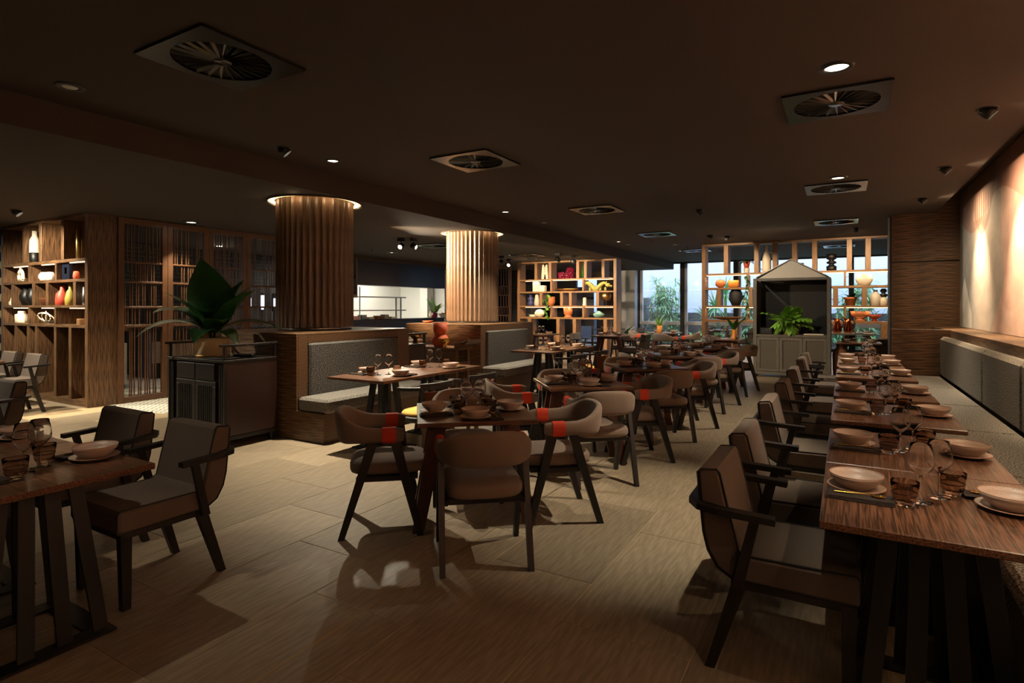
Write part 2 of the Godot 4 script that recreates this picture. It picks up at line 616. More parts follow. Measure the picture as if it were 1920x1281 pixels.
func woven_image() -> Image:
	var im := Image.create(128, 128, false, Image.FORMAT_RGB8)
	for y in 128:
		for x in 128:
			var a := 1.0 if (x / 8 + y / 4) % 2 == 0 else 0.6
			im.set_pixel(x, y, Color(1, 0.97, 0.92) * a * (0.85 + 0.15 * sin(y * TAU / 4.0)))
	return im

func mosaic_image() -> Image:
	var im := Image.create(128, 128, false, Image.FORMAT_RGB8)
	im.fill(Color(0.84, 0.82, 0.76))
	for y in 128:
		for x in 128:
			var u := x % 32
			var v := y % 32
			if (u < 15 and v < u) or (u >= 17 and u < 30 and v > 17 and v < 48 - u):
				im.set_pixel(x, y, Color(0.07, 0.07, 0.07))
	return im

func key_image() -> Image:
	var im := Image.create(128, 128, false, Image.FORMAT_RGB8)
	im.fill(Color(0.105, 0.09, 0.08))
	var line := Color(0.27, 0.25, 0.22)
	for o in [Vector2i(0, 0), Vector2i(64, 64), Vector2i(64, 0), Vector2i(0, 64)]:
		var f: int = 1 if (o.x + o.y) % 128 == 0 else 0
		for k in (3 if f else 2):
			var q: int = 4 + k * 10
			var w: int = 56 - k * 20
			im.fill_rect(Rect2i(o.x + q, o.y + q, w, 4), line)
			im.fill_rect(Rect2i(o.x + q, o.y + q + w - 4, w, 4), line)
			im.fill_rect(Rect2i(o.x + q, o.y + q, 4, w), line)
			im.fill_rect(Rect2i(o.x + q + w - 4, o.y + q, 4, w), line)
		im.fill_rect(Rect2i(o.x + 28, o.y + 60, 4, 8), line)
		im.fill_rect(Rect2i(o.x + 60 - f * 60, o.y + 28, 8, 4), line)
	return im

func mural_image() -> Image:
	# abstract wall painting: y height 1.0..3.2, z from -1 to -11.6
	var W := 1024
	var H := 224
	var im := Image.create(W, H, false, Image.FORMAT_RGB8)
	var n := noise(0.01, 3, 31)
	for j in H:
		for i in W:
			var z := 1.6 - 13.14 * i / W
			var y := 3.2 - 2.12 * j / H
			var c := Color(0.62, 0.58, 0.54)
			c = c.lerp(Color(0.55, 0.54, 0.53), smoothstep(-9.8, -10.8, z))
			var edge := -9.25 + 0.62 * smoothstep(1.0, 1.75, y) - 0.1 * smoothstep(1.7, 2.2, y)
			if z > edge:
				c = Color(0.70, 0.57, 0.52)
				if sin(z * 1.7) * 0.55 + 1.9 > y:
					c = Color(0.72, 0.60, 0.55)
			# reddish upper band and rounded drops
			if y > 2.65 + 0.18 * sin(z * 2.0 + 0.4):
				c = c.lerp(Color(0.50, 0.28, 0.22), 0.4)
			for d in [[-9.8, 0.78, 2.38], [-6.6, 0.9, 2.2], [-3.6, 0.8, 2.45]]:
				var q: float = absf(z - d[0]) / d[1]
				if q < 1.0 and y > d[2] + 0.65 * q * q:
					c = c.lerp(Color(0.42, 0.30, 0.25), 0.55)
			if z < -10.55 and y < 1.86 - 1.0 * absf(z + 11.1):
				c = Color(0.76, 0.74, 0.70)
			# thin pale strokes
			var s := fposmod(z, 0.14)
			if s < 0.018 and z < -9.3 and z > -10.4 and ((y > 1.82 and y < 2.18) or (y > 2.62 and y < 2.95)):
				c = c.lerp(Color(0.9, 0.86, 0.8), 0.6)
			c = c * (0.96 + 0.08 * n.get_noise_2d(i * 3.0, j * 3.0) + 0.05 * rng.randf())
			im.set_pixel(i, j, c)
	return im

# ---------------------------------------------------------------- room shell
func build_shell():
	var hi := struct("ceiling", span(-5.15, 1.31, MAIN, 3.10, -20.1, 4.0), M.paint)
	var lo := struct("ceiling", span(-14.5, -5.15, LOW, 3.10, -20.1, 4.0), M.paint)
	# unseen lamp faces of lights placed above the frame and behind the screens
	var face := lathe(pr([0, -0.006, 0.055, -0.006, 0.06, -0.001, 0, -0.001]), 24)
	for p in [Vector2(-0.05, -2.2), Vector2(-3.5, -0.6), Vector2(1.02, -3.5), Vector2(1.02, -1.3), Vector2(1.02, 0.9), Vector2(-4.67, -1.9)]:
		if p.x > -4.0:
			part("unseen_recessed_lamp", face, M.lamp, hi, Vector3(p.x, MAIN, p.y))
	for p in [Vector2(-8.2, -1.9), Vector2(-9.9, -2.75), Vector2(-9.9, -4.6), Vector2(-11.6, -7.4)]:  # unseen lamps for the left floor, left shelf and bar
		part("unseen_recessed_lamp", face, M.lamp, lo, Vector3(p.x, LOW, p.y))
	struct("ceiling", span(1.31, 1.85, 3.22, 3.35, -20.1, 4.0), M.paint)
	struct("trim", span(1.27, 1.31, 3.10, 3.35, -20.1, 4.0), M.paint)
	# banquette wall, its painted face
	struct("wall_right", span(1.63, 1.85, 0, 3.3, -20.3, 4.0), M.plaster)
	var q := sb()
	var c := [Vector3(1.612, 1.08, 1.6), Vector3(1.612, 1.08, -11.54), Vector3(1.612, 3.2, -11.54), Vector3(1.612, 3.2, 1.6)]
	var uv := [Vector2(0, 1), Vector2(1, 1), Vector2(1, 0), Vector2(0, 0)]
	for k in [0, 1, 2, 0, 2, 3]:
		q.set_uv(uv[k]); q.set_normal(Vector3(-1, 0, 0)); q.add_vertex(c[k])
	add_span(q, 1.613, 1.625, 1.08, 3.2, -11.54, 1.6)
	var mm := plain(Color.WHITE, 0.8)
	mm.albedo_texture = ImageTexture.create_from_image(mural_image())
	var ms := q.commit()
	solo("mural", ms, mm, "abstract mural of soft pink, grey and tan shapes on the banquette wall", "mural")
	# wood return wall behind the end of the banquette
	var rw := struct("wall_back", span(0.70, 1.62, 0, 3.25, -12.0, -11.58), M.black)
	for r in [[0.0, 2.135], [2.15, 3.22]]:
		part("panel", span(0.70, 1.618, r[0] + 0.004, r[1], -11.58, -11.55, 0.003), M.walnut_x, rw)
	part("edge_trim", span(0.672, 0.70, 0, MAIN, -12.0, -11.545), M.charcoal, rw)
	struct("wall_right", span(1.20, 1.63, 0, 3.1, -20.1, -12.0), M.plaster)
	# closing walls
	struct("wall_left", span(-12.2, -11.95, 0, LOW, -3.8, 4.0), M.charcoal)
	struct("wall_left", span(-14.5, -14.3, 0, LOW, -20.1, -3.8), M.charcoal)
	struct("wall_front", span(-14.5, 1.85, 0, 3.3, 4.0, 4.2), M.charcoal)
	# glazed tiles on the left wall
	var wt := struct("wall_left", span(-11.95, -11.93, 0, LOW, -3.79, -1.0), M.grout)
	for j in 20:
		for i in 3:
			part("tile", box(Vector3(0.02, 0.125, 0.26), 0.004), M.tile_green, wt, Vector3(-11.925, 0.07 + j * 0.134, -3.66 + i * 0.27 - (0.12 if j % 2 else 0.0)))
	# bar room back wall with its key-pattern paper
	struct("wall_back", span(-12.9, -12.7, 0, LOW, -11.0, -4.2), M.key)
	struct("wall_back", span(-14.3, -12.7, 0, LOW, -4.2, -4.0), M.charcoal)
	# far left wall right of the second shelf, taupe with a darker band
	var wl := struct("wall_back", span(-7.9, -6.95, 0, LOW, -20.1, -19.9), M.plaster)
	part("band", span(-7.9, -6.95, 0.62, 1.12, -19.9, -19.89), M.grey, wl)
	struct("wall_back", span(-8.85, -7.9, 2.45, LOW, -20.1, -19.9), M.plaster)
	var dn := struct("door_1", span(-8.85, -8.79, 0, 2.44, -20.08, -19.94, 0.004), M.charcoal)
	part("stile", span(-7.96, -7.9, 0, 2.44, -20.08, -19.94, 0.004), M.charcoal, dn)
	part("pane", span(-8.79, -7.96, 0.08, 2.44, -20.02, -20.01), M.pane, dn)
	part("threshold", span(-8.79, -7.96, 0.0, 0.08, -20.06, -19.96), M.charcoal, dn)
	var sg := thing("wall_sign", "dark navy wall panel with small white lettering behind the light divider", "sign", Vector3(-7.55, 0.75, -17.6))
	part("panel", span(-0.42, 0.42, 0.0, 1.3, -0.02, 0.02, 0.004), M.navy_matt, sg)
	part("leg", span(-0.40, -0.34, -0.748, 0.0, -0.02, 0.02), M.charcoal, sg)
	part("leg", span(0.34, 0.40, -0.748, 0.0, -0.02, 0.02), M.charcoal, sg)
	var tm := TextMesh.new()
	tm.text = "PLANT"
	tm.font_size = 16
	tm.pixel_size = 0.0065
	tm.depth = 0.004
	part("lettering", tm, M.white, sg, Vector3(0.1, 0.62, 0.022))
	struct("wall_back", span(-10.6, -9.45, 0.0, LOW, -18.1, -17.9), M.key)
	struct("wall_back", span(-14.3, -8.85, 0, LOW, -20.1, -19.9), M.charcoal)
	struct("trim", span(-6.95, -6.43, 0, LOW, -20.3, -19.75, 0.01), M.sill)
	# window wall
	var n := 0
	var xs := [-6.43, -4.85, -3.1, -1.45, 0.2, 1.3]
	for k in 5:
		var x0: float = xs[k]
		var x1: float = xs[k + 1]
		var w := struct("window_%d" % (k + 1), span(x0 - 0.07, x0 + 0.07, 0, MAIN, -20.24, -20.04, 0.006), M.charcoal)
		part("pane", span(x0 + 0.07, x1 - 0.07, 0.1, MAIN - 0.04, -20.15, -20.14), M.pane, w)
		part("rail", span(x0 + 0.07, x1 - 0.07, 0.76, 0.88, -20.2, -20.08, 0.004), M.sill, w)
		part("sill", span(x0 + 0.07, x1 - 0.07, 0.0, 0.1, -20.24, -20.04, 0.004), M.charcoal, w)
		part("head", span(x0 + 0.07, x1 - 0.07, MAIN - 0.04, MAIN + 0.1, -20.24, -20.04), M.charcoal, w)
		if k < 4:
			part("fitting", span(x0 + 0.07, x0 + 0.16, 0.1, MAIN - 0.04, -20.2, -20.1), M.sill, w)

func build_floor():
	var base := sb()
	add_span(base, -14.5, 1.85, -0.2, -0.0025, -14.45, 4.0)
	add_span(base, -14.5, 1.85, -0.2, 0.0, -20.3, -14.45)
	add_span(base, -14.5, -9.08, -0.0025, 0.0, -3.3, 4.0)
	add_span(base, 0.65, 1.85, -0.0025, 0.0, -14.45, 4.0)
	var fl := struct("floor", fin(base), M.grout)
	# stone tiles laid lengthways, staggered by thirds
	var lines := []
	for k in 17:
		lines.append(0.62 - 0.5725 * k)
	var tiles := {}
	for k in 17:
		var x1: float = lines[k]
		var x0: float = x1 - 0.5725
		var z: float = 0.75 - [0.0, 0.38, 0.76][k % 3]
		while z > -14.4:
			var z1 := z
			var z0 := maxf(z - 1.145, -14.44)
			z -= 1.145
			if x0 < -7.6 and z0 < -4.1:
				continue
			var key := "%.2f" % (z1 - z0)
			if not tiles.has(key):
				tiles[key] = box(Vector3(0.5685, 0.008, z1 - z0 - 0.004), 0.0012)
			part("tile", tiles[key], M.tile[rng.randi() % 5], fl, Vector3((x0 + x1) / 2, -0.004, (z0 + z1) / 2))
	part("brass_strip", span(-1.902, -1.896, -0.006, 0.0008, -14.4, 0.7), M.brass, fl)
	stuff(part("mosaic", span(-14.3, -7.69, -0.006, 0.0, -14.44, -4.1), M.mosaic, fl))
	part("far_field", span(-14.3, 1.2, 0.0, 0.002, -20.0, -14.46), M.tile[1], fl)
	part("side_field", span(-11.9, -9.12, 0.0, 0.002, -4.1, 3.9), M.tile[0], fl)

# ---------------------------------------------------------------- columns and booths
func build_columns_and_booths():
	# the fluted cladding: rounded battens set round a core
	var s := sb()
	var prof := []
	for r in 2:
		var y := 1.15 + r * (LOW - 1.15 + 0.02)
		var p := PackedVector3Array()
		p.append(Vector3(-0.012, y, 0.034))
		p.append(Vector3(-0.012, y, -0.034))
		for k in 9:
			var q := -1.0 + k / 4.0
			p.append(Vector3(0.004 + 0.017 * q * q, y, 0.0352 * q))
		prof.append(p)
	loft(s, prof, false)
	var batten := fin(s)
	var names := [["nearest fluted timber column, rising from the booth beside the potted plant", -4.92], ["second fluted timber column, brightly lit, rising from the farther booth", -8.41]]
	for c in names:
		var col := thing("fluted_column", c[0], "column", Vector3(-5.72, 0, c[1]), 0, "fluted columns")
		part("core", lathe(pr([0, 1.13, 0.425, 1.13, 0.425, LOW, 0, LOW]), 40), M.dark_y, col)
		part("base_ring", lathe(pr([0.425, 1.12, 0.435, 1.12, 0.435, 1.152, 0.425, 1.152]), 40), M.steel, col)
		for k in 40:
			var a := TAU * k / 40.0
			part("batten", batten, M.fluted_y, col, Vector3(0.44 * cos(a), 0, 0.44 * sin(a)), Vector3(0, -a, 0))
		var lr := part("light_ring", lathe(pr([0.475, LOW - 0.004, 0.55, LOW - 0.004, 0.55, LOW - 0.001, 0.475, LOW - 0.001]), 48), M.ring, col)
		part("ring_trim", lathe(pr([0.55, LOW - 0.001, 0.556, LOW - 0.02, 0.566, LOW - 0.02, 0.568, LOW - 0.001]), 48), M.paint, col)
		for k in 8:
			var a := TAU * (k + 0.5) / 8
			omni(Vector3(-5.72 + 0.52 * cos(a), LOW - 0.03, c[1] + 0.52 * sin(a)), 0.012, WARM, 0.02)
	for b in [["front booth of dark timber with grey bench round the nearest column", -4.02, -5.81], ["rear booth of dark timber with grey bench round the second column", -7.53, -9.29]]:
		var z1: float = b[1]
		var z0: float = b[2]
		var o := thing("booth", b[0], "booth", Vector3.ZERO, 0, "booths round the columns")
		part("body", span(-6.48, -5.02, 0, 1.09, z0 + 0.005, z1 - 0.025, 0.003), M.walnut_x, o)
		part("top", span(-6.5, -4.964, 1.09, 1.115, z0, z1, 0.004), M.walnut_x, o)
		part("end_panel", span(-6.5, -4.964, 0, 1.09, z1 - 0.024, z1, 0.002), M.walnut_x, o)
		var fr := sb()
		add_span(fr, -5.02, -4.964, 0.42, 1.09, z1 - 0.15, z1 - 0.025, 0.002)
		add_span(fr, -5.02, -4.964, 0.42, 1.09, z0, z0 + 0.22, 0.002)
		add_span(fr, -5.02, -4.964, 1.012, 1.09, z0 + 0.22, z1 - 0.15, 0.002)
		part("surround", fin(fr), M.walnut_x, o)
		part("backrest", span(-5.03, -4.93, 0.42, 1.008, z0 + 0.24, z1 - 0.152, 0.02), M.cloth_dark, o)
		var bb := sb()
		add_span(bb, -5.02, -4.55, 0, 0.305, z0 + 0.1, z1, 0.003)
		part("bench_base", fin(bb), M.walnut_x, o)
		part("seat_cushion", span(-4.95, -4.51, 0.308, 0.45, z0 + 0.08, z1 - 0.005, 0.025), M.cloth_grey, o)

# ---------------------------------------------------------------- lattice screens on the left
func lattice(called: String, label: String, at: Vector3, turn: float, width: float, rows: Array, group: String, mat := "screen_"):
	# stands in local x (0..width), rows = [y0, y1, [slat positions 0..1]]
	var o := thing(called, label, "screen", at, turn, group)
	var st := 0.078
	for x in [st / 2, width - st / 2]:
		part("stile", span(x - st / 2, x + st / 2, 0, 2.69, -0.03, 0.03, 0.003), M[mat + "y"], o)
	part("top_rail", span(st, width - st, 2.60, 2.69, -0.028, 0.028, 0.003), M[mat + "x"], o)
	part("bottom_rail", span(st, width - st, 0.005, 0.09, -0.028, 0.028, 0.003), M[mat + "x"], o)
	for r in rows.size():
		var y0: float = rows[r][0]
		var y1: float = rows[r][1]
		if r > 0:
			part("rail", span(st, width - st, y1, rows[r - 1][0], -0.026, 0.026, 0.003), M[mat + "x"], o)
		var key := "slat%.2f" % (y1 - y0)
		if not proto.has(key):
			proto[key] = box(Vector3(0.014, y1 - y0, 0.02), 0.001)
		for p in rows[r][2]:
			part("slat", proto[key], M[mat + "y"], o, Vector3(st + (width - 2 * st) * p, (y0 + y1) / 2, 0))
	return o

func build_screens():
	var zs := [-4.20, -4.892, -5.551, -6.231, -6.93, -7.61, -8.29, -8.97, -9.65]
	var levels := [[2.06, 2.60], [1.775, 2.035], [1.405, 1.745], [1.135, 1.375], [0.09, 1.095]]
	var patterns := [
		[[0.09, 0.20, 0.26, 0.38, 0.59, 0.66, 0.76, 0.88, 0.95], [0.20, 0.31, 0.38, 0.43, 0.49, 0.55, 0.61, 0.72, 0.79], [0.04, 0.16, 0.22, 0.32, 0.38, 0.49, 0.55, 0.72, 0.79, 0.84], [0.05, 0.11, 0.22, 0.29, 0.40, 0.61, 0.68, 0.78, 0.90, 0.96], [0.16, 0.21, 0.28, 0.39, 0.45, 0.56, 0.62, 0.68, 0.78, 0.84]],
		[[0.08, 0.15, 0.29, 0.43, 0.51, 0.79, 0.86], [0.29, 0.37, 0.50, 0.58, 0.65, 0.72, 0.79, 0.86], [0.29, 0.37, 0.44, 0.65, 0.72, 0.86], [0.08, 0.15, 0.30, 0.44, 0.51, 0.72, 0.9], [0.13, 0.22, 0.35, 0.44, 0.6, 0.7, 0.86]],
	]
	var ord := ["first lattice screen panel from the left, beside the lit shelf", "second lattice screen panel from the left, brightest under the downlight", "third lattice screen panel from the left, behind the potted plant", "fourth lattice screen panel from the left, beside the nearest column", "fifth lattice screen panel, hidden mostly behind the nearest column", "sixth lattice screen panel, in the dark past the column", "seventh lattice screen panel, deeper along the bar", "eighth lattice screen panel, nearest the kitchen"]
	for k in 8:
		if k == 4:
			continue
		var rows := []
		for r in 5:
			var p: Array = patterns[k % 2][r].duplicate()
			if k >= 2:
				for i in p.size():
					p[i] = 1.0 - p[i] if (k + r) % 2 else fposmod(p[i] + 0.07 * k, 0.94) + 0.03
			rows.append([levels[r][0], levels[r][1], p])
		if k < 4:
			lattice("lattice_screen", ord[k], Vector3(-9.0, 0, zs[k]), PI / 2, zs[k] - zs[k + 1] - 0.004, rows, "lattice screens before the bar")
	# the farther screens that close the bar, seen between column and shelf
	for k in 6:
		var rows := []
		for r in 5:
			var p := []
			for i in 6:
				p.append(0.1 + 0.16 * i + 0.05 * sin(i * 7.0 + r * 3.0 + k))
			rows.append([levels[r][0], levels[r][1], p])
		lattice("lattice_screen", "far lattice screen panel %s, between second column and far shelf" % ["in line with the kitchen end", "just right of the kitchen counter", "behind the lit column", "right of the lit column", "left of the far shelf", "behind the far shelf"][k], Vector3(-13.2 + k * 0.68, 0, -15.6), 0, 0.676, rows, "far lattice screens")
	# bar behind the screens: pale stone counter and shelf of glasses
	var c := thing("bar_counter", "pale stone bar counter seen through the first lattice screen", "counter", Vector3(-10.9, 0, -4.6))
	part("front", span(-0.3, 0.4, 0.08, 0.78, -0.45, 0.35, 0.004), M.stone, c)
	part("plinth", span(-0.3, 0.37, 0, 0.08, -0.43, 0.33), M.black, c)
	part("worktop", span(-0.32, 0.42, 0.98, 1.03, -0.47, 0.4, 0.004), M.table_z, c)
	part("cabinet", span(-0.3, 0.36, 0.78, 0.98, -0.44, 0.34), M.black, c)
	var c2 := thing("bar_counter", "long dark bar counter with stone band deep behind the lattice screens", "counter", Vector3(-11.9, 0, -7.6))
	part("body", span(-0.35, 0.35, 0.0, 0.9, -2.4, 1.6), M.charcoal, c2)
	part("band", span(0.35, 0.37, 0.3, 0.72, -2.4, 1.6), M.stone, c2)
	part("worktop", span(-0.4, 0.4, 0.9, 0.94, -2.45, 1.65, 0.004), M.dark_z, c2)
	spot(Vector3(-9.9, 2.6, -4.6), Vector3(-10.6, 0.4, -4.6), 1.2, 32)  # unseen lamp placed to light the stone bar counter
	omni(Vector3(-11.6, 2.5, -7.4), 0.05, NEUTRAL)  # unseen lamp placed to light the bar room dimly
	for k in 5:
		var f := thing("bar_lamp", "narrow bright upright bar light, %s behind the fourth screen" % ["leftmost", "second", "third", "fourth", "rightmost"][k], "lamp", Vector3(-12.0, 1.5, -8.4 - k * 0.35), 0, "upright bar lights")
		part("tube", box(Vector3(0.05, 0.34 if k % 2 else 0.2, 0.07), 0.005), glow(Color(0.95, 0.95, 1.0), 1.2), f)
		part("holder", span(-0.06, -0.03, -0.22, 0.22, -0.05, 0.05), M.black, f)
		part("stem", span(-0.05, -0.03, -0.56, -0.2, -0.015, 0.015), M.black, f)

# ---------------------------------------------------------------- open shelves
func shelf_unit(label: String, x0: float, x1: float, z: float, top: float, boards: Array, posts: Array, lit: Array, wood: String, back: bool, strip_e: float):
	# boards: bottoms of the shelves with their thickness; posts[row] = centres with width; row 0 is the top row
	var o := thing("shelf_unit", label, "shelf", Vector3(0, 0, z))
	var d := 0.37
	part("top_board", span(x0, x1, top - 0.045, top - 0.002, -d, 0, 0.002), M[wood + "x"], o)
	for x in [x0, x1 - 0.085]:
		part("side_board", span(x, x + 0.085, 0, top - 0.047, -d, 0, 0.003), M[wood + "y"], o)
	for b in boards:
		part("shelf_board", span(x0 + 0.086, x1 - 0.086, b[0], b[1], -d, 0, 0.002), M[wood + "x"], o)
	var ys := [top - 0.045]
	for b in boards:
		ys.append(b[0])
	for r in posts.size():
		var yt: float = ys[r]
		var yb: float = boards[r][1] if r < boards.size() else 0.0
		for p in posts[r]:
			var w: float = p[1]
			part("divider", span(p[0] - w / 2, p[0] + w / 2, yb + 0.001, yt - 0.001, -d + 0.002, -0.002, 0.002), M[wood + "y"], o)
	for l in lit:
		var y: float = ys[l[0]]
		part("light_strip", span(l[1], l[2], y - 0.012, y - 0.001, -0.05, -0.028), M.strip, o)
		panel_light(Vector3((l[1] + l[2]) / 2, y - 0.016, z - 0.04), Vector3((l[1] + l[2]) / 2, 0, z - 0.16), Vector2(l[2] - l[1], 0.02), strip_e)
	if back:
		part("back_panel", span(x0 + 0.01, x1 - 0.01, 0, top - 0.05, -d - 0.012, -d - 0.001), M[wood + "y"], o)
	return o

func build_shelves():
	var bs := [[2.035, 2.08], [1.75, 1.79], [1.382, 1.42], [1.10, 1.14]]
	var w := 0.085
	shelf_unit("tall dark timber shelf unit with lit niches on the far left", -11.9, -9.0, -3.83, LOW,
		bs + [[0.0, 0.085]], [[[-11.05, w], [-10.48, w], [-9.755, w]], [[-10.87, 0.05], [-9.97, 0.05]], [[-11.47, w], [-10.71, w], [-10.25, w], [-9.39, w]], [[-10.87, 0.05], [-9.99, 0.05]], [[-11.354, 0.075], [-10.90, 0.075], [-10.617, 0.075], [-9.986, 0.075], [-9.524, 0.085]]],
		[[1, -11.5, -10.93], [1, -10.5, -10.03], [1, -9.6, -9.1], [3, -11.5, -10.93], [3, -10.5, -10.03], [3, -9.6, -9.1]], "walnut_", true, 0.16)
	var b2 := [[2.15, 2.19], [1.79, 1.833], [1.383, 1.423], [1.046, 1.092]]
	shelf_unit("open light timber shelf divider with ceramics left of the passage to the windows", -8.36, -5.285, -14.65, LOW,
		b2, [[[-7.74, w], [-7.284, w], [-6.42, w], [-6.19, w], [-5.67, w]], [[-7.25, 0.045], [-6.26, 0.045]], [[-7.577, w], [-6.92, w], [-6.645, w], [-5.83, w]], [[-7.255, 0.05], [-6.255, 0.05]], [[-7.955, 0.1], [-7.03, 0.1], [-6.52, 0.1], [-5.605, 0.1]]],
		[[1, -8.1, -7.3], [1, -7.2, -6.3], [1, -6.2, -5.4], [3, -8.1, -7.3], [3, -7.2, -6.3], [3, -6.2, -5.4]], "oak_", false, 0.13)
	var b3 := [[2.166, 2.213], [1.816, 1.865], [1.381, 1.422], [1.02, 1.075]]
	shelf_unit("open light timber shelf divider with pots before the garden windows", -3.06, 0.92, -14.65, MAIN,
		b3, [[[-2.49, 0.1], [-1.80, 0.1], [-1.40, 0.1], [-0.985, 0.1], [-0.575, 0.1], [0.108, 0.1], [0.462, 0.1]], [[-2.0, 0.042], [-1.3, 0.042], [-0.6, 0.042], [0.022, 0.042]], [[-2.658, 0.1], [-1.927, 0.09], [-1.2, 0.09], [-0.16, 0.097], [0.393, 0.097]], [[-2.0, 0.042], [-1.3, 0.042], [-0.6, 0.042], [0.022, 0.042]], [[-2.298, 0.13], [-1.3, 0.12], [0.757, 0.115]]],
		[[1, -2.95, -2.03], [1, -1.96, -1.33], [1, -0.56, 0.0], [1, 0.05, 0.82], [3, -2.95, -2.03], [3, -1.96, -1.33], [3, -0.56, 0.0], [3, 0.05, 0.82]], "oak_", false, 0.25)

func pot(called: String, label: String, cat: String, prof: Array, m: Material, at: Vector3, seg := 24, group := "") -> MeshInstance3D:
	var o := solo(called, lathe(pr(prof), seg), m, label, cat, at, 0, group)
	o.set_meta("called", called)
	return o

func build_shelf_objects():
	var z := -14.83
	# shelf before the windows, top row
	var tall := thing("tall_vase", "tall cream bottle vase with two thin loop handles on the divider top shelf", "vase", Vector3(-1.593, 2.213, z))
	part("body", lathe(pr([0, 0, 0.085, 0, 0.10, 0.06, 0.10, 0.30, 0.075, 0.42, 0.035, 0.52, 0.028, 0.62, 0.034, 0.64, 0.02, 0.64, 0, 0.6])), M.cream, tall)
	for s in [-1, 1]:
		var t := sb()
		var pts := []
		for k in 9:
			var a := PI * k / 8
			pts.append(Vector3(s * (0.05 + 0.14 * sin(a)), 0.24 - 0.22 * cos(a) + 0.03, 0))
		tube(t, pts, 0.008)
		part("handle", fin(t), M.cream, tall)
	var hp := thing("hanging_planter", "dark red pot with round leaves on a pale stand, divider top shelf", "planter", Vector3(-2.04, 2.213, z))
	hp.scale = Vector3.ONE * 0.85
	part("stand", lathe(pr([0, 0, 0.07, 0, 0.085, 0.14, 0.06, 0.145, 0, 0.1])), M.cream, hp)
	part("pot", lathe(pr([0, 0.146, 0.06, 0.146, 0.10, 0.33, 0.09, 0.33, 0.05, 0.2, 0, 0.2])), M.coral, hp)
	for k in 12:
		var a := TAU * k / 12
		part("leaf", leaf(0.16, 0.09, 1.3), M.leaf, hp, Vector3(0.08 * cos(a), 0.32, 0.08 * sin(a)), Vector3(-0.5 + 0.4 * sin(k * 3.0), -a + PI / 2, 0))
	var bv := [0, 0, 0.10, 0, 0.105, 0.10, 0.06, 0.125, 0.05, 0.15, 0.10, 0.17, 0.10, 0.20, 0.05, 0.23, 0.06, 0.25, 0.10, 0.27, 0.10, 0.38, 0.09, 0.38, 0.07, 0.3, 0, 0.3]
	pot("vase", "black waisted totem vase on the divider top shelf", "vase", bv, M.black, Vector3(-0.241, 2.213, z))
	pot("vase", "small black angular vase just right of the cabinet roof peak", "vase", [0, 0, 0.06, 0, 0.10, 0.07, 0.05, 0.13, 0.06, 0.15, 0.06, 0.2, 0.04, 0.2, 0, 0.1], M.black, Vector3(-0.86, 2.213, z), 6)
	pot("vase", "round orange bud vase on the divider's second shelf", "vase", [0, 0, 0.05, 0, 0.11, 0.05, 0.125, 0.11, 0.10, 0.18, 0.03, 0.205, 0.0, 0.2], M.orange, Vector3(-2.645, 1.865, z))
	pot("candle_holder", "short amber glass candle pot beside the round orange vase", "candle holder", [0, 0, 0.10, 0, 0.13, 0.03, 0.13, 0.18, 0.115, 0.18, 0.10, 0.03, 0, 0.03], M.amber, Vector3(-2.34, 1.865, z))
	pot("bowl", "white rough bowl alone on the right end of the divider's second shelf", "bowl", [0, 0, 0.10, 0, 0.16, 0.10, 0.165, 0.25, 0.15, 0.25, 0.13, 0.08, 0, 0.04], M.cream, Vector3(0.391, 1.865, z))
	pot("vase", "big faceted charcoal vase on the divider's third shelf", "vase", [0, 0, 0.09, 0, 0.16, 0.16, 0.155, 0.30, 0.10, 0.40, 0.085, 0.40, 0.09, 0.3, 0, 0.1], M.charcoal, Vector3(-2.289, 1.422, z), 12)
	var tp := thing("potted_plant", "small plant in a terracotta pot on the divider's third shelf", "plant", Vector3(0.128, 1.422, z))
	part("pot", lathe(pr([0, 0, 0.085, 0, 0.115, 0.14, 0.135, 0.145, 0.135, 0.19, 0.115, 0.19, 0.09, 0.1, 0, 0.1])), M.orange, tp)
	for k in 6:
		var a := k * 1.3 + 0.4
		part("leaf", leaf(0.20 + 0.04 * (k % 3), 0.09, 0.8), M.leaf, tp, Vector3(0.03 * cos(a), 0.17, 0.03 * sin(a)), Vector3(-0.9 + 0.25 * (k % 3), a, 0))
	pot("bottle_vase", "white ceramic bottle left of the small figure vase", "vase", [0, 0, 0.10, 0, 0.105, 0.20, 0.09, 0.25, 0.04, 0.29, 0.04, 0.345, 0.03, 0.345, 0, 0.2], M.cream, Vector3(0.603, 1.422, z))
	var fg := thing("figure_vase", "white jar with a dark round two-disc stopper at the divider's right end", "vase", Vector3(0.75, 1.422, z))
	part("jar", lathe(pr([0, 0, 0.075, 0, 0.08, 0.12, 0.06, 0.18, 0, 0.18])), M.cream, fg)
	part("stopper", lathe(pr([0, 0.181, 0.04, 0.181, 0.08, 0.21, 0.085, 0.24, 0.03, 0.27, 0.055, 0.29, 0.065, 0.33, 0.04, 0.37, 0, 0.375])), M.black, fg)
	pot("platter", "long shallow timber platter on the divider's lowest shelf", "platter", [0, 0, 0.14, 0, 0.42, 0.065, 0.43, 0.075, 0.41, 0.075, 0.15, 0.02, 0, 0.02], M.oak_x, Vector3(-2.47, 1.075, z + 0.02)).scale = Vector3(1, 1, 0.36)
	pot("footed_bowl", "orange footed bowl left of the red bowl", "bowl", [0, 0, 0.11, 0, 0.10, 0.05, 0.08, 0.06, 0.17, 0.12, 0.195, 0.22, 0.18, 0.22, 0.13, 0.12, 0, 0.08], M.orange, Vector3(0.316, 1.075, z))
	pot("footed_bowl", "small red footed bowl right of the orange bowl", "bowl", [0, 0, 0.06, 0, 0.04, 0.05, 0.10, 0.09, 0.145, 0.15, 0.135, 0.15, 0.08, 0.1, 0, 0.09], M.coral, Vector3(0.585, 1.075, z))
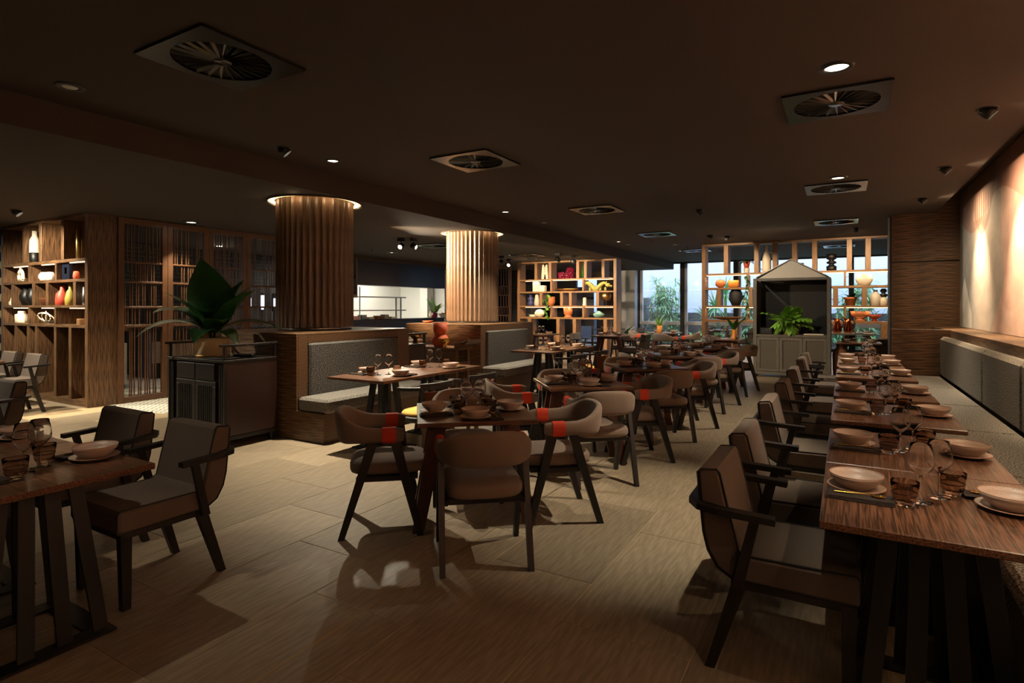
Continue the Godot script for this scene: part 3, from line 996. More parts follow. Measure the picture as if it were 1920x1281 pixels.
	var vine := thing("trailing_vine", "dark vine trailing down behind the left cabinet side on the divider", "plant", Vector3(-2.02, 1.87, z + 0.2))
	var vt := sb()
	var vp := []
	for k in 12:
		vp.append(Vector3(0.04 * sin(k * 0.9), 0.26 - k * 0.09, 0.02 * cos(k)))
	tube(vt, vp, 0.006, 5)
	part("stem", fin(vt), M.leaf, vine)
	for k in 14:
		part("leaf", leaf(0.13, 0.08, 0.6), M.leaf, vine, vp[k % 12], Vector3(0.9, k * 2.1, 0))
	# left of the passage: the second divider
	var z2 := -14.8
	var y1 := 2.19
	var lg := thing("sculpture", "white two-legged abstract sculpture on the top shelf", "sculpture", Vector3(-7.516, y1, z2))
	for s in [-1, 1]:
		var t := sb()
		tube(t, [Vector3(s * 0.075, 0, 0), Vector3(s * 0.06, 0.16, 0), Vector3(s * 0.045, 0.3, 0), Vector3(s * 0.055, 0.40, 0), Vector3(s * 0.06, 0.44, 0)], [0.042, 0.05, 0.05, 0.04, 0.01], 10)
		part("limb", fin(t), M.cream, lg)
	var bt := sb()
	add_box(bt, Vector3(0, 0.18, 0), Vector3(0.12, 0.06, 0.08), 0.02)
	part("bridge", fin(bt), M.cream, lg)
	for c in [[-6.955, "short magenta bubble glass vase, left of the taller one", 3], [-6.715, "tall magenta bubble glass vase on the top shelf", 5]]:
		var o := thing("bubble_vase", c[1], "vase", Vector3(c[0], y1, z2), 0, "magenta bubble vases")
		var core := sb()
		add_lathe(core, pr([0, 0, 0.05, 0, 0.05, 0.065 * c[2], 0.03, 0.065 * c[2] + 0.01, 0, 0.06 * c[2]]), 12)
		part("core", fin(core), M.magenta, o)
		for r in c[2]:
			for k in 8:
				var a: float = TAU * (k + 0.5 * (r % 2)) / 8
				var bb = proto.get("bubble")
				if bb == null:
					bb = lathe(pr([0, -0.036, 0.02, -0.03, 0.036, 0, 0.02, 0.03, 0, 0.036]), 8)
					proto["bubble"] = bb
				var rr: float = 0.10 - 0.012 * maxf(0, r - 2)
				part("bubble", bb, M.magenta, o, Vector3(rr * cos(a), 0.036 + r * 0.06, rr * sin(a)))
	pot("vase", "slim dark bottle vase between posts on the top shelf", "vase", [0, 0, 0.05, 0, 0.055, 0.2, 0.02, 0.3, 0.02, 0.42, 0.012, 0.42, 0, 0.3], M.leaf, Vector3(-6.328, y1, z2))
	var y2 := 1.833
	for c in [["taller square pale candle block on the left of the second shelf", -7.79, 0.29], ["shorter square pale candle block beside the taller one", -7.595, 0.18]]:
		solo("candle_block", span(-0.095, 0.095, 0, c[2], -0.08, 0.08, 0.012), M.cream, c[0], "candle", Vector3(c[1], y2, z2), 0, "pale candle blocks")
	pot("platter", "dark boat-shaped platter with gold edge on the second shelf", "platter", [0, 0, 0.12, 0, 0.36, 0.055, 0.375, 0.075, 0.355, 0.07, 0.13, 0.02, 0, 0.02], M.brass, Vector3(-6.814, y2, z2)).scale = Vector3(1, 1, 0.42)
	var dr := thing("dragon_ornament", "green ceramic dragon ornament on the second shelf", "ornament", Vector3(-5.91, y2, z2))
	var dt := sb()
	var dp := []
	var rd := []
	for k in 25:
		var u := k / 24.0
		dp.append(Vector3(-0.34 + 0.68 * u, 0.13 + 0.09 * sin(u * 9.0 + 0.6), 0.03 * sin(u * 14)))
		rd.append(0.018 + 0.055 * sin(PI * clampf(u * 0.95 + 0.1, 0, 1)))
	tube(dt, dp, rd, 10)
	part("body", fin(dt), M.olive, dr)
	for k in 4:
		part("foot", box(Vector3(0.06, 0.10, 0.05), 0.015), M.olive, dr, Vector3(-0.19 + 0.15 * k, 0.05, 0.02))
	var ht := sb()
	add_box(ht, Vector3.ZERO, Vector3(0.14, 0.10, 0.08), 0.03)
	add_box(ht, Vector3(0.09, -0.03, 0), Vector3(0.09, 0.05, 0.06), 0.02)
	add_box(ht, Vector3(-0.04, 0.07, 0), Vector3(0.03, 0.08, 0.03), 0.01)
	part("head", fin(ht), M.olive, dr, Vector3(0.32, 0.16, 0))
	var y3 := 1.423
	pot("vase", "blue stacked-ring vase at the left of the third shelf", "vase", [0, 0, 0.09, 0, 0.095, 0.10, 0.06, 0.12, 0.08, 0.17, 0.095, 0.22, 0.05, 0.26, 0.045, 0.38, 0.035, 0.38, 0, 0.2], M.blue, Vector3(-7.989, y3, z2))
	pot("vase", "speckled white tapered vase right of the blue vase", "vase", [0, 0, 0.085, 0, 0.09, 0.12, 0.05, 0.33, 0.035, 0.335, 0, 0.2], M.stone, Vector3(-7.775, y3, z2))
	var iv := thing("trailing_ivy", "ivy trailing from an orange pot on the third shelf", "plant", Vector3(-7.29, y3, z2 + 0.1))
	part("pot", lathe(pr([0, 0, 0.09, 0, 0.14, 0.12, 0.13, 0.26, 0.11, 0.26, 0.1, 0.1, 0, 0.1])), M.orange, iv)
	var it := sb()
	var ip := []
	for k in 14:
		ip.append(Vector3(0.05 * sin(k * 1.1) - 0.03, 0.30 - maxf(0, k - 2) * 0.055, 0.10 + 0.03 * mini(k, 3)))
	tube(it, ip, 0.006, 5)
	part("stem", fin(it), M.leaf_bright, iv)
	for k in 26:
		part("leaf", leaf(0.10, 0.075, 0.7), M.leaf if k % 2 else M.leaf_bright, iv, ip[k % 14] + Vector3(0.03 * sin(k * 2.0), 0.03 * cos(k * 5.0), 0), Vector3(0.8, k * 2.4, 0))
	pot("candle", "ribbed ivory candle against the bright doorway", "candle", [0, 0, 0.06, 0, 0.065, 0.03, 0.05, 0.05, 0.05, 0.22, 0.04, 0.23, 0, 0.225], M.cream, Vector3(-6.271, y3, z2))
	var gb := thing("globe_ornament", "round gold globe ornament on a thin stand, third shelf right", "ornament", Vector3(-5.635, y3, z2))
	part("globe", lathe(pr([0, 0.12, 0.07, 0.14, 0.125, 0.20, 0.14, 0.26, 0.125, 0.32, 0.07, 0.38, 0, 0.40])), M.brass, gb)
	part("stand", lathe(pr([0, 0, 0.06, 0, 0.06, 0.012, 0.008, 0.015, 0.008, 0.125, 0, 0.125])), M.charcoal, gb)
	var y4 := 1.092
	pot("vase", "round white vase at the left of the lowest shelf", "vase", [0, 0, 0.07, 0, 0.14, 0.07, 0.15, 0.13, 0.10, 0.20, 0.04, 0.23, 0.03, 0.23, 0, 0.15], M.cream, Vector3(-7.689, y4, z2))
	pot("dish", "small stacked pale dish left of the round white vase", "dish", [0, 0, 0.08, 0, 0.12, 0.03, 0.06, 0.04, 0.12, 0.065, 0.11, 0.07, 0, 0.05], M.cream, Vector3(-7.90, y4, z2 + 0.03))
	pot("planter", "orange goblet-shaped pot in the middle of the lowest shelf", "planter", [0, 0, 0.11, 0, 0.11, 0.03, 0.075, 0.06, 0.12, 0.10, 0.135, 0.28, 0.12, 0.28, 0.1, 0.1, 0, 0.09], M.orange, Vector3(-6.777, y4, z2))
	pot("vase", "pale teal squat vase on the right of the lowest shelf", "vase", [0, 0, 0.09, 0, 0.155, 0.07, 0.15, 0.11, 0.07, 0.15, 0.03, 0.185, 0.02, 0.185, 0, 0.1], M.teal, Vector3(-5.851, y4, z2))
	# the lit shelf on the far left
	var z3 := -3.93
	var first := get_child_count()
	var tb := thing("bottle_vase", "tall two-tone white and black bottle vase on the top shelf", "vase", Vector3(-10.93, 2.08, z3))
	part("base", lathe(pr([0, 0, 0.10, 0, 0.105, 0.16, 0, 0.16])), M.black, tb)
	part("body", lathe(pr([0, 0.161, 0.105, 0.161, 0.10, 0.36, 0.055, 0.42, 0.05, 0.50, 0.04, 0.50, 0, 0.4])), M.cream, tb)
	pot("vase", "slim ribbed metallic vase at the right end of the top shelf", "vase", [0, 0, 0.05, 0, 0.055, 0.2, 0.05, 0.42, 0.04, 0.42, 0.03, 0.1, 0, 0.1], M.brass, Vector3(-9.40, 2.08, z3 + 0.04))
	var rg := thing("ring_vase", "cream ring-shaped vase in the left lit niche", "vase", Vector3(-11.43, 1.79, z3))
	var rt := sb()
	var rp := []
	for k in 15:
		var a := -0.75 * PI + 1.5 * PI * k / 14 + PI / 2
		rp.append(Vector3(0.11 * cos(a), 0.125 + 0.11 * sin(a), 0))
	tube(rt, rp, 0.038, 10)
	part("ring", fin(rt), M.cream, rg)
	part("neck", lathe(pr([0, 0.24, 0.035, 0.24, 0.03, 0.29, 0.04, 0.30, 0.03, 0.30, 0, 0.26]), 12), M.cream, rg)
	var kn := thing("knot_sculpture", "white lobed sculpture lying in the middle lit niche", "sculpture", Vector3(-10.50, 1.79, z3))
	for k in 3:
		part("lobe", lathe(pr([0, 0, 0.06, 0.005, 0.10, 0.06, 0.10, 0.12, 0.06, 0.17, 0, 0.175]), 14), M.white, kn, Vector3(-0.17 + 0.16 * k, 0, 0.03 * (k % 2)))
	var bk := thing("art_block", "dark square art block with a round hole on a lit shelf", "ornament", Vector3(-9.77, 1.79, z3 + 0.03))
	var bf := sb()
	add_span(bf, -0.17, -0.06, 0, 0.30, -0.04, 0.04, 0.008)
	add_span(bf, 0.06, 0.17, 0, 0.30, -0.04, 0.04, 0.008)
	add_span(bf, -0.06, 0.06, 0, 0.11, -0.04, 0.04, 0.008)
	add_span(bf, -0.06, 0.06, 0.23, 0.30, -0.04, 0.04, 0.008)
	part("block", fin(bf), M.navy, bk)
	pot("vase", "small brown jug right of the dark art block", "vase", [0, 0, 0.05, 0, 0.065, 0.05, 0.05, 0.14, 0.03, 0.15, 0, 0.12], M.terracotta, Vector3(-9.50, 1.79, z3 + 0.03))
	for c in [[-11.25, "left black gourd vase in the third row", 0.13], [-11.02, "right black gourd vase in the third row", 0.12]]:
		pot("gourd_vase", c[1], "vase", [0, 0, 0.07, 0, c[2], 0.12, c[2] * 1.02, 0.2, 0.07, 0.32, 0.04, 0.35, 0, 0.34], M.black, Vector3(c[0], 1.42, z3), 20, "black gourd vases")
	pot("basket", "small woven basket in the third row", "basket", [0, 0, 0.09, 0, 0.15, 0.12, 0.16, 0.14, 0.14, 0.13, 0.08, 0.03, 0, 0.03], M.wicker, Vector3(-10.49, 1.42, z3))
	pot("bottle_vase", "pink and white ribbed bottle vase in the third row", "vase", [0, 0, 0.13, 0, 0.135, 0.1, 0.12, 0.22, 0.05, 0.29, 0.045, 0.36, 0.03, 0.37, 0, 0.3], M.coral, Vector3(-10.0, 1.42, z3))
	pot("bottle_vase", "yellow and white bottle vase right of the pink one", "vase", [0, 0, 0.10, 0, 0.105, 0.12, 0.07, 0.26, 0.035, 0.30, 0.035, 0.42, 0.02, 0.42, 0, 0.3], M.yellow, Vector3(-9.75, 1.42, z3))
	pot("vase", "silver fluted vase at the right end of the third row", "vase", [0, 0, 0.05, 0, 0.06, 0.1, 0.045, 0.33, 0.035, 0.33, 0, 0.2], M.steel, Vector3(-9.26, 1.42, z3 + 0.02))
	pot("figurine", "tiny white bird figurine at the left edge of the third row", "ornament", [0, 0, 0.05, 0, 0.06, 0.06, 0.03, 0.10, 0.015, 0.16, 0, 0.17], M.cream, Vector3(-11.70, 1.42, z3 + 0.03), 12)
	pot("jar", "square white lidded jar in the lower left niche", "jar", [0, 0, 0.13, 0, 0.14, 0.03, 0.14, 0.17, 0.08, 0.19, 0.08, 0.23, 0.06, 0.24, 0, 0.24], M.cream, Vector3(-11.4, 1.14, z3), 8)
	var kb := thing("ring_sculpture", "tangled white rings sculpture in the lower middle niche", "sculpture", Vector3(-10.50, 1.14, z3))
	for k in 3:
		var t := sb()
		var pts := []
		for i in 17:
			var a := TAU * i / 16
			pts.append(Vector3(0.17 * cos(a), 0.10 * sin(a), 0))
		tube(t, pts, 0.013)
		part("hoop", fin(t), M.cream, kb, Vector3(0.05 * k - 0.05, 0.12, 0.02 * k), Vector3(0.3 * k, 0.5 * k - 0.4, 0.5 - 0.4 * k))
	part("plinth", box(Vector3(0.22, 0.07, 0.1), 0.01), M.steel, kb, Vector3(0.1, 0.035, 0))
	solo("wooden_box", span(-0.07, 0.07, 0, 0.11, -0.08, 0.08, 0.006), M.oak_x, "small timber box at the right end of the fourth row", "box", Vector3(-9.35, 1.14, z3 + 0.02))
	for k in range(first, get_child_count()):
		var o := get_child(k) as Node3D
		var slim := o == tb or String(o.get_meta("label")).begins_with("slim")
		o.scale = Vector3(0.66, 1.0 if slim else 0.78, 0.66)

# ---------------------------------------------------------------- roofed display cabinet
func build_display_cabinet():
	var z := -12.3
	var x0 := -1.57
	var x1 := -0.21
	var o := thing("display_cabinet", "grey timber house-shaped service cabinet with gabled roof and cane doors", "cabinet", Vector3.ZERO)
	for x in [x0, x1 - 0.065]:
		part("post", span(x, x + 0.065, 0.06, 1.96, z - 0.055, z, 0.003), M.ash_y, o)
		part("side_panel", span(x + 0.01, x + 0.04, 0.09, 1.93, z - 0.62, z - 0.055), M.panel_cane, o)
		part("rear_post", span(x, x + 0.065, 0.06, 1.96, z - 0.68, z - 0.62, 0.003), M.ash_y, o)
	M.ink = plain(Color(0.03, 0.03, 0.03), 0.7)
	part("head_rail", span(x0 + 0.065, x1 - 0.065, 1.91, 1.96, z - 0.05, z - 0.002, 0.003), M.ash_x, o)
	part("counter", span(x0 + 0.045, x1 - 0.045, 0.80, 0.85, z - 0.66, z + 0.004, 0.003), M.ash_x, o)
	part("bottom_rail", span(x0 + 0.065, x1 - 0.065, 0.06, 0.11, z - 0.6, z - 0.002, 0.003), M.ash_x, o)
	part("back_panel", span(x0 + 0.03, x1 - 0.03, 0.1, 1.95, z - 0.68, z - 0.66), M.ink, o)
	var w := (x1 - x0 - 0.13) / 3.0
	for k in 3:
		var cx := x0 + 0.065 + w * (k + 0.5)
		var d := part("door", frame_mesh(w - 0.006, 0.675, 0.055, 0.03), M.ash_y, o, Vector3(cx, 0.455, z - 0.018))
		part("cane_inset", box(Vector3(w - 0.11, 0.57, 0.008)), M.panel_cane, d, Vector3(0, 0, -0.004))
	var roof := sb()
	add_prism(roof, PackedVector2Array([Vector2(x0 + 0.10, 1.961), Vector2(x1 - 0.06, 1.961), Vector2((x0 + x1) / 2, 2.31)]), z - 0.66, z - 0.03, 0.004)
	part("roof_gable", fin(roof), M.stone_roof, o)
	var ws := sb()
	for s in [-1, 1]:
		var a := Vector3((x0 + x1) / 2 + 0.0, 2.325, z - 0.33)
		var b := Vector3((x0 + x1) / 2 + s * 0.64, 1.975, z - 0.33)
		var mid := (a + b) / 2
		var d := (b - a).normalized()
		add_box(ws, mid, Vector3((b - a).length(), 0.016, 0.68), 0.003, Basis(d, Vector3(-d.y, d.x, 0) * (1 if s > 0 else -1), Vector3(0, 0, 1)))
	part("roof_slope", fin(ws), M.stone_roof, o)
	for x in [x0 + 0.05, x1 - 0.05]:
		for zz in [z - 0.06, z - 0.6]:
			part("castor", lathe(pr([0, 0, 0.022, 0.0, 0.03, 0.03, 0.022, 0.06, 0, 0.06]), 10), M.black, o, Vector3(x, 0, zz))
	# what stands inside
	var y := 0.852
	var plant := thing("potted_monstera", "bright green split-leaf plant in a tan wrapped pot inside the roofed cabinet", "plant", Vector3(-0.93, y, z - 0.25))
	part("pot", lathe(pr([0, 0, 0.17, 0, 0.15, 0.15, 0.12, 0.25, 0.10, 0.25, 0.10, 0.1, 0, 0.1]), 6), M.wrap, plant)
	var lv := [[-1.15, 0.55, -0.75, 0.16], [-0.5, 0.50, -0.25, 0.20], [0.05, 0.42, -1.2, 0.24], [0.45, 0.46, -1.1, 0.22], [0.95, 0.44, -0.55, 0.26], [1.4, 0.36, -0.2, 0.2], [-0.9, 0.34, 0.2, 0.18], [0.2, 0.30, 0.25, 0.2], [-0.2, 0.32, -0.5, 0.2], [1.9, 0.3, -0.4, 0.16], [-1.8, 0.36, -0.6, 0.16]]
	for l in lv:
		part("leaf", split_leaf(l[1] * 1.12, l[3] * 1.9), M.leaf_bright, plant, Vector3(0.03 * sin(l[0]), 0.24, 0.03 * cos(l[0])), Vector3(l[2], l[0], 0))
	var ph := thing("telephone", "black desk telephone at the left inside the roofed cabinet", "telephone", Vector3(-1.36, y, z - 0.16))
	part("base", span(-0.1, 0.13, 0, 0.13, -0.08, 0.08, 0.01), M.black, ph)
	part("keypad", span(0.0, 0.1, 0.06, 0.11, 0.0805, 0.085), M.charcoal, ph)
	part("handset", span(-0.15, -0.105, 0, 0.19, -0.03, 0.03, 0.015), M.black, ph)
	var ch := thing("charging_dock", "small charging dock with a pale blue lit display", "charger", Vector3(-1.14, y, z - 0.1))
	part("foot", span(-0.03, 0.03, 0, 0.015, -0.03, 0.03, 0.003), M.black, ch)
	part("display_light", span(-0.03, 0.03, 0.055, 0.08, -0.01, 0.01, 0.003), glow(Color(0.45, 0.5, 1.0), 0.9), ch)
	part("stem", span(-0.008, 0.008, 0.015, 0.055, -0.008, 0.008), M.black, ch)
	var tr := thing("tray", "low pale tray with small items at the right inside the roofed cabinet", "tray", Vector3(-0.50, y, z - 0.16))
	part("base", span(-0.18, 0.17, 0, 0.018, -0.1, 0.1, 0.004), M.cream, tr)
	var hd := sb()
	tube(hd, [Vector3(-0.13, 0.018, 0), Vector3(-0.12, 0.075, 0), Vector3(-0.07, 0.10, 0), Vector3(-0.02, 0.075, 0), Vector3(-0.01, 0.018, 0)], 0.005, 6)
	part("handle", fin(hd), M.black, tr)

func split_leaf(length: float, width: float) -> ArrayMesh:
	# a midrib with paired lobes, as on a monstera
	var s := sb()
	add_leaf(s, Transform3D.IDENTITY, length, width * 0.24, 0.9, 0.2, 8)
	for k in 5:
		var t := 0.18 + 0.15 * k
		var c := Vector3(0, length * t * sin(-0.45 * t), length * t * cos(0.45 * t))
		for e in [-1, 1]:
			var b := Basis(Vector3.UP, e * (1.05 - 0.1 * k)) * Basis(Vector3.RIGHT, 0.25 + 0.1 * k)
			add_leaf(s, Transform3D(b, c), width * (0.62 - 0.06 * k), width * 0.155, 0.5, 0.1, 5, 1.2)
	return fin(s)

# ---------------------------------------------------------------- banquette
func build_banquette():
	var ban := thing("banquette", "long grey upholstered banquette with channelled back along the mural wall", "banquette", Vector3.ZERO)
	part("base", span(0.52, 1.26, 0.0, 0.33, -9.66, 1.5, 0.004), M.cloth_seat_plain, ban)
	for k in 9:
		var z1 := -9.64 + 1.37 * k
		part("seat_cushion", span(0.49, 1.145, 0.332, 0.45, z1 + 0.002, z1 + 1.366, 0.022), M.cloth_grey, ban)
		part("back_cushion", span(1.13, 1.245, 0.452, 0.99, z1 + 0.002, z1 + 1.366, 0.035), M.cloth_grey, ban)
	part("ledge", span(1.25, 1.62, 0.0, 1.075, -11.54, 1.5, 0.003), M.walnut_z, ban)
	part("end_panel", span(0.585, 1.26, 0.0, 1.085, -9.72, -9.665, 0.003), M.walnut_x, ban)

# ---------------------------------------------------------------- ceiling fittings
func make_vent() -> Node3D:
	var o := thing("ceiling_vent", "x", "air vent")
	var s := sb()
	var h := 0.345
	var n := 32
	var r := 0.285
	for k in n:
		var a0 := TAU * k / n
		var a1 := TAU * (k + 1) / n
		var e0 := Vector2(cos(a0), sin(a0))
		var e1 := Vector2(cos(a1), sin(a1))
		var f0: Vector2 = e0 * h / maxf(absf(e0.x), absf(e0.y))
		var f1: Vector2 = e1 * h / maxf(absf(e1.x), absf(e1.y))
		var o3 := Vector3(0, 1, 0)
		quad(s, Vector3(e0.x * r, -0.018, e0.y * r), Vector3(f0.x, -0.018, f0.y), Vector3(f1.x, -0.018, f1.y), Vector3(e1.x * r, -0.018, e1.y * r), o3)
		quad(s, Vector3(f0.x, -0.018, f0.y), Vector3(f1.x, -0.018, f1.y), Vector3(f1.x, -0.004, f1.y), Vector3(f0.x, -0.004, f0.y), Vector3(0, -0.01, 0))
		quad(s, Vector3(e0.x * r, -0.018, e0.y * r), Vector3(e1.x * r, -0.018, e1.y * r), Vector3(e1.x * r, -0.002, e1.y * r), Vector3(e0.x * r, -0.002, e0.y * r), Vector3(e0.x, -0.01, e0.y))
	part("plate", fin(s), M.vent, o)
	part("throat", lathe(pr([0, -0.0015, 0.286, -0.0015, 0.286, -0.001, 0, -0.001]), 32), M.black, o)
	part("hub", lathe(pr([0, -0.02, 0.05, -0.02, 0.055, -0.014, 0.055, -0.003, 0, -0.003]), 20), M.vent, o)
	var bl := sb()
	add_box(bl, Vector3(0.168, -0.0105, 0), Vector3(0.228, 0.0025, 0.020), 0.0, Basis(Vector3.RIGHT, 0.62))
	var blade := fin(bl)
	for k in 24:
		part("blade", blade, M.vent, o, Vector3.ZERO, Vector3(0, TAU * k / 24, 0))
	return o

func make_downlight() -> Node3D:
	var o := thing("downlight", "x", "ceiling light")
	part("trim_ring", lathe(pr([0.052, -0.001, 0.055, -0.012, 0.078, -0.008, 0.08, -0.001]), 28), M.black, o)
	part("lamp_face", lathe(pr([0, -0.003, 0.054, -0.003, 0.054, -0.0015, 0, -0.0015]), 28), M.lamp, o)
	return o

func make_dim() -> Node3D:
	var o := thing("ceiling_sensor", "x", "ceiling fitting")
	part("trim_ring", lathe(pr([0.05, -0.001, 0.055, -0.012, 0.085, -0.008, 0.09, -0.001]), 28), M.black, o)
	part("cover", lathe(pr([0, -0.012, 0.045, -0.01, 0.053, -0.0015, 0, -0.0015]), 28), M.white, o)
	return o

func make_gimbal() -> Node3D:
	# tilted head that throws its light towards +x
	var o := thing("gimbal_light", "x", "ceiling light")
	part("trim_ring", lathe(pr([0.05, -0.001, 0.055, -0.008, 0.072, -0.006, 0.074, -0.001]), 24), M.black, o)
	var hd := part("head", lathe(pr([0.046, -0.05, 0.05, -0.05, 0.05, 0.03, 0.0, 0.03, 0.0, 0.028, 0.046, 0.028]), 24), M.black, o, Vector3(0, -0.022, 0), Vector3(0, 0, 0.75))
	part("lamp_face", lathe(pr([0, -0.012, 0.045, -0.012, 0.045, -0.010, 0, -0.010]), 20), M.lamp, hd)
	return o

func make_track() -> Node3D:
	var o := thing("track_spotlight", "x", "ceiling light")
	part("mount", span(-0.07, 0.07, -0.06, -0.001, -0.03, 0.03, 0.004), M.black, o)
	part("arm", span(-0.008, 0.008, -0.11, -0.06, -0.008, 0.008), M.black, o)
	var hd := part("head", lathe(pr([0.042, -0.07, 0.05, -0.07, 0.055, 0.04, 0.03, 0.06, 0, 0.06, 0, 0.058, 0.042, 0.03]), 20), M.black, o, Vector3(0, -0.15, 0), Vector3(-1.2, 0, 0))
	part("lamp_face", lathe(pr([0, -0.055, 0.043, -0.055, 0.043, -0.052, 0, -0.052]), 20), M.lamp, hd)
	return o

func make_sprinkler() -> Node3D:
	var o := thing("sprinkler", "x", "sprinkler")
	part("rosette", lathe(pr([0, -0.012, 0.02, -0.01, 0.035, -0.001, 0, -0.001]), 16), M.charcoal, o)
	part("deflector", lathe(pr([0, -0.05, 0.018, -0.05, 0.018, -0.046, 0.006, -0.044, 0.008, -0.012, 0, -0.012]), 12), M.charcoal, o)
	return o

func build_ceiling_fittings():
	var vn := [[-3.35, -2.16, "large dark square swirl vent at the upper left of the ceiling"], [-3.35, -4.99, "second square swirl vent of the left row, warm tan plate"], [-3.38, -8.47, "third square swirl vent of the left row, lit bluish on its left"], [-3.42, -11.97, "fourth square swirl vent of the left row"], [-3.48, -16.0, "farthest square swirl vent of the left row, partly behind the divider"],
		[-0.05, -4.93, "nearest dark square swirl vent of the right row"], [-0.09, -8.45, "second square swirl vent of the right row, behind a downlight"], [-0.12, -11.85, "third square swirl vent of the right row, by the timber wall"], [-0.1, -16.6, "square swirl vent beyond the divider, seen through its top row"]]
	for v in vn:
		again("vent", make_vent, v[2], Vector3(v[0], MAIN, v[1]), 0, "swirl vents of the main ceiling")
	for v in [[-7.5, -9.6, "square vent of the lower ceiling between the two columns"], [-6.9, -12.6, "square vent of the lower ceiling right of the second column"], [-8.2, -7.0, "square vent of the lower ceiling just right of the nearest column"]]:
		again("vent", make_vent, v[2], Vector3(v[0], LOW, v[1]), 0, "swirl vents of the lower ceiling")
	var dl := [[-0.04, MAIN, -4.2, "bright round downlight before the nearest right vent"], [-0.06, MAIN, -7.82, "round downlight before the second right vent"], [-4.65, MAIN, -4.23, "small bright round downlight by the beam above the nearest column"], [-4.74, MAIN, -7.92, "small round downlight by the beam above the second column"], [-3.9, MAIN, -15.9, "added downlight over the amber vase table, brightening the window area"], [-4.6, MAIN, -12.9, "added downlight by the beam, brightening the passage mouth"], [-0.6, MAIN, -16.9, "added downlight beyond the divider, brightening the seats before the windows"],
		[-8.64, LOW, -5.06, "bright oval-looking downlight above the lattice screens"], [-9.33, LOW, -10.3, "downlight of the lower ceiling before the kitchen opening"], [-9.4, LOW, -12.56, "downlight of the lower ceiling left of the second column"], [-9.47, LOW, -16.8, "farthest downlight of the lower ceiling, by the far shelf"], [-7.3, LOW, -13.6, "unlit-looking small downlight above the far shelf"]]  # the added ones brighten the window area
	for d in dl:
		again("downlight", make_downlight, d[3], Vector3(d[0], d[1], d[2]), 0, "round downlights").scale = Vector3.ONE * (1.6 if d[1] == LOW else 1.3 if d[0] > -1.0 else 1.0)
	for d in [[-4.67, -1.88, "round pale sensor cover near the beam at the upper left"], [-4.73, -9.28, "flat round speaker cover near the beam, past the second downlight"], [-4.6, -13.6, "flat round cover near the beam end"], [-3.6, -14.2, "small flat round cover left of the far vents"], [-3.0, -17.5, "pale smoke detector before the windows"], [0.0, -17.3, "pale smoke detector seen through the divider top row"]]:
		again("dim", make_dim, d[2], Vector3(d[0], MAIN, d[1]), 0, "round ceiling covers")
	var gm := [[0.965, -9.92, "farthest tilted gimbal spotlight facing the mural", 0.0], [0.965, -7.82, "middle tilted gimbal spotlight facing the mural", 0.0], [0.965, -5.68, "nearest visible tilted gimbal spotlight facing the mural", 0.0], [-4.69, -3.65, "tilted gimbal spotlight beside the beam at the left", 0.9], [-2.49, -12.74, "small tilted gimbal spotlight left of the divider top", 0.9], [0.2, -13.0, "unseen tilted gimbal spotlight placed to light the right end of the divider", 1.57], [-2.2, -13.1, "unseen tilted gimbal spotlight placed to light the left part of the divider", 1.57], [-1.98, -9.3, "unseen tilted gimbal spotlight placed to light the roofed cabinet", 1.2]]  # those on cabinet and divider are unseen, placed for what they light
	for g in gm:
		again("gimbal", make_gimbal, g[2], Vector3(g[0], MAIN, g[1]), g[3], "tilted gimbal spotlights")
	again("gimbal", make_gimbal, "tilted gimbal spotlight over the left shelf", Vector3(-9.63, LOW, -3.26), 0.9, "tilted gimbal spotlights")
	var tk := [[-7.28, -8.3, "lit track spotlight left of the second column, shining at the camera", 0.3], [-7.08, -8.42, "dark track spotlight beside the lit one", 1.7], [-7.9, -13.4, "lit track spotlight over the far shelf", 0.2], [-6.6, -6.15, "unseen track spotlight behind the nearest column, placed to light the second column", 3.4], [-7.6, -12.5, "unseen track spotlight placed to light the far shelf, left of its fellow", 3.14], [-6.0, -12.5, "unseen track spotlight placed to light the far shelf, right of its fellow", 3.14], [-5.95, -13.3, "dark track spotlight over the far shelf, right of the lit one", 2.4]]  # the unseen heads light the second column and the far shelf
	for t in tk:
		again("track", make_track, t[2], Vector3(t[0], LOW, t[1]), t[3], "track spotlights")
	for p in [[-3.9, MAIN, -13.2, "ceiling sprinkler near the beam end"], [-3.5, MAIN, -15.0, "ceiling sprinkler left of the far vent"], [-2.9, MAIN, -16.2, "ceiling sprinkler before the windows"], [-7.55, LOW, -9.0, "sprinkler of the lower ceiling left of the second column"], [-9.3, LOW, -9.6, "sprinkler of the lower ceiling by the kitchen bulkhead"]]:
		again("sprinkler", make_sprinkler, p[3], Vector3(p[0], p[1], p[2]), 0, "ceiling sprinklers")

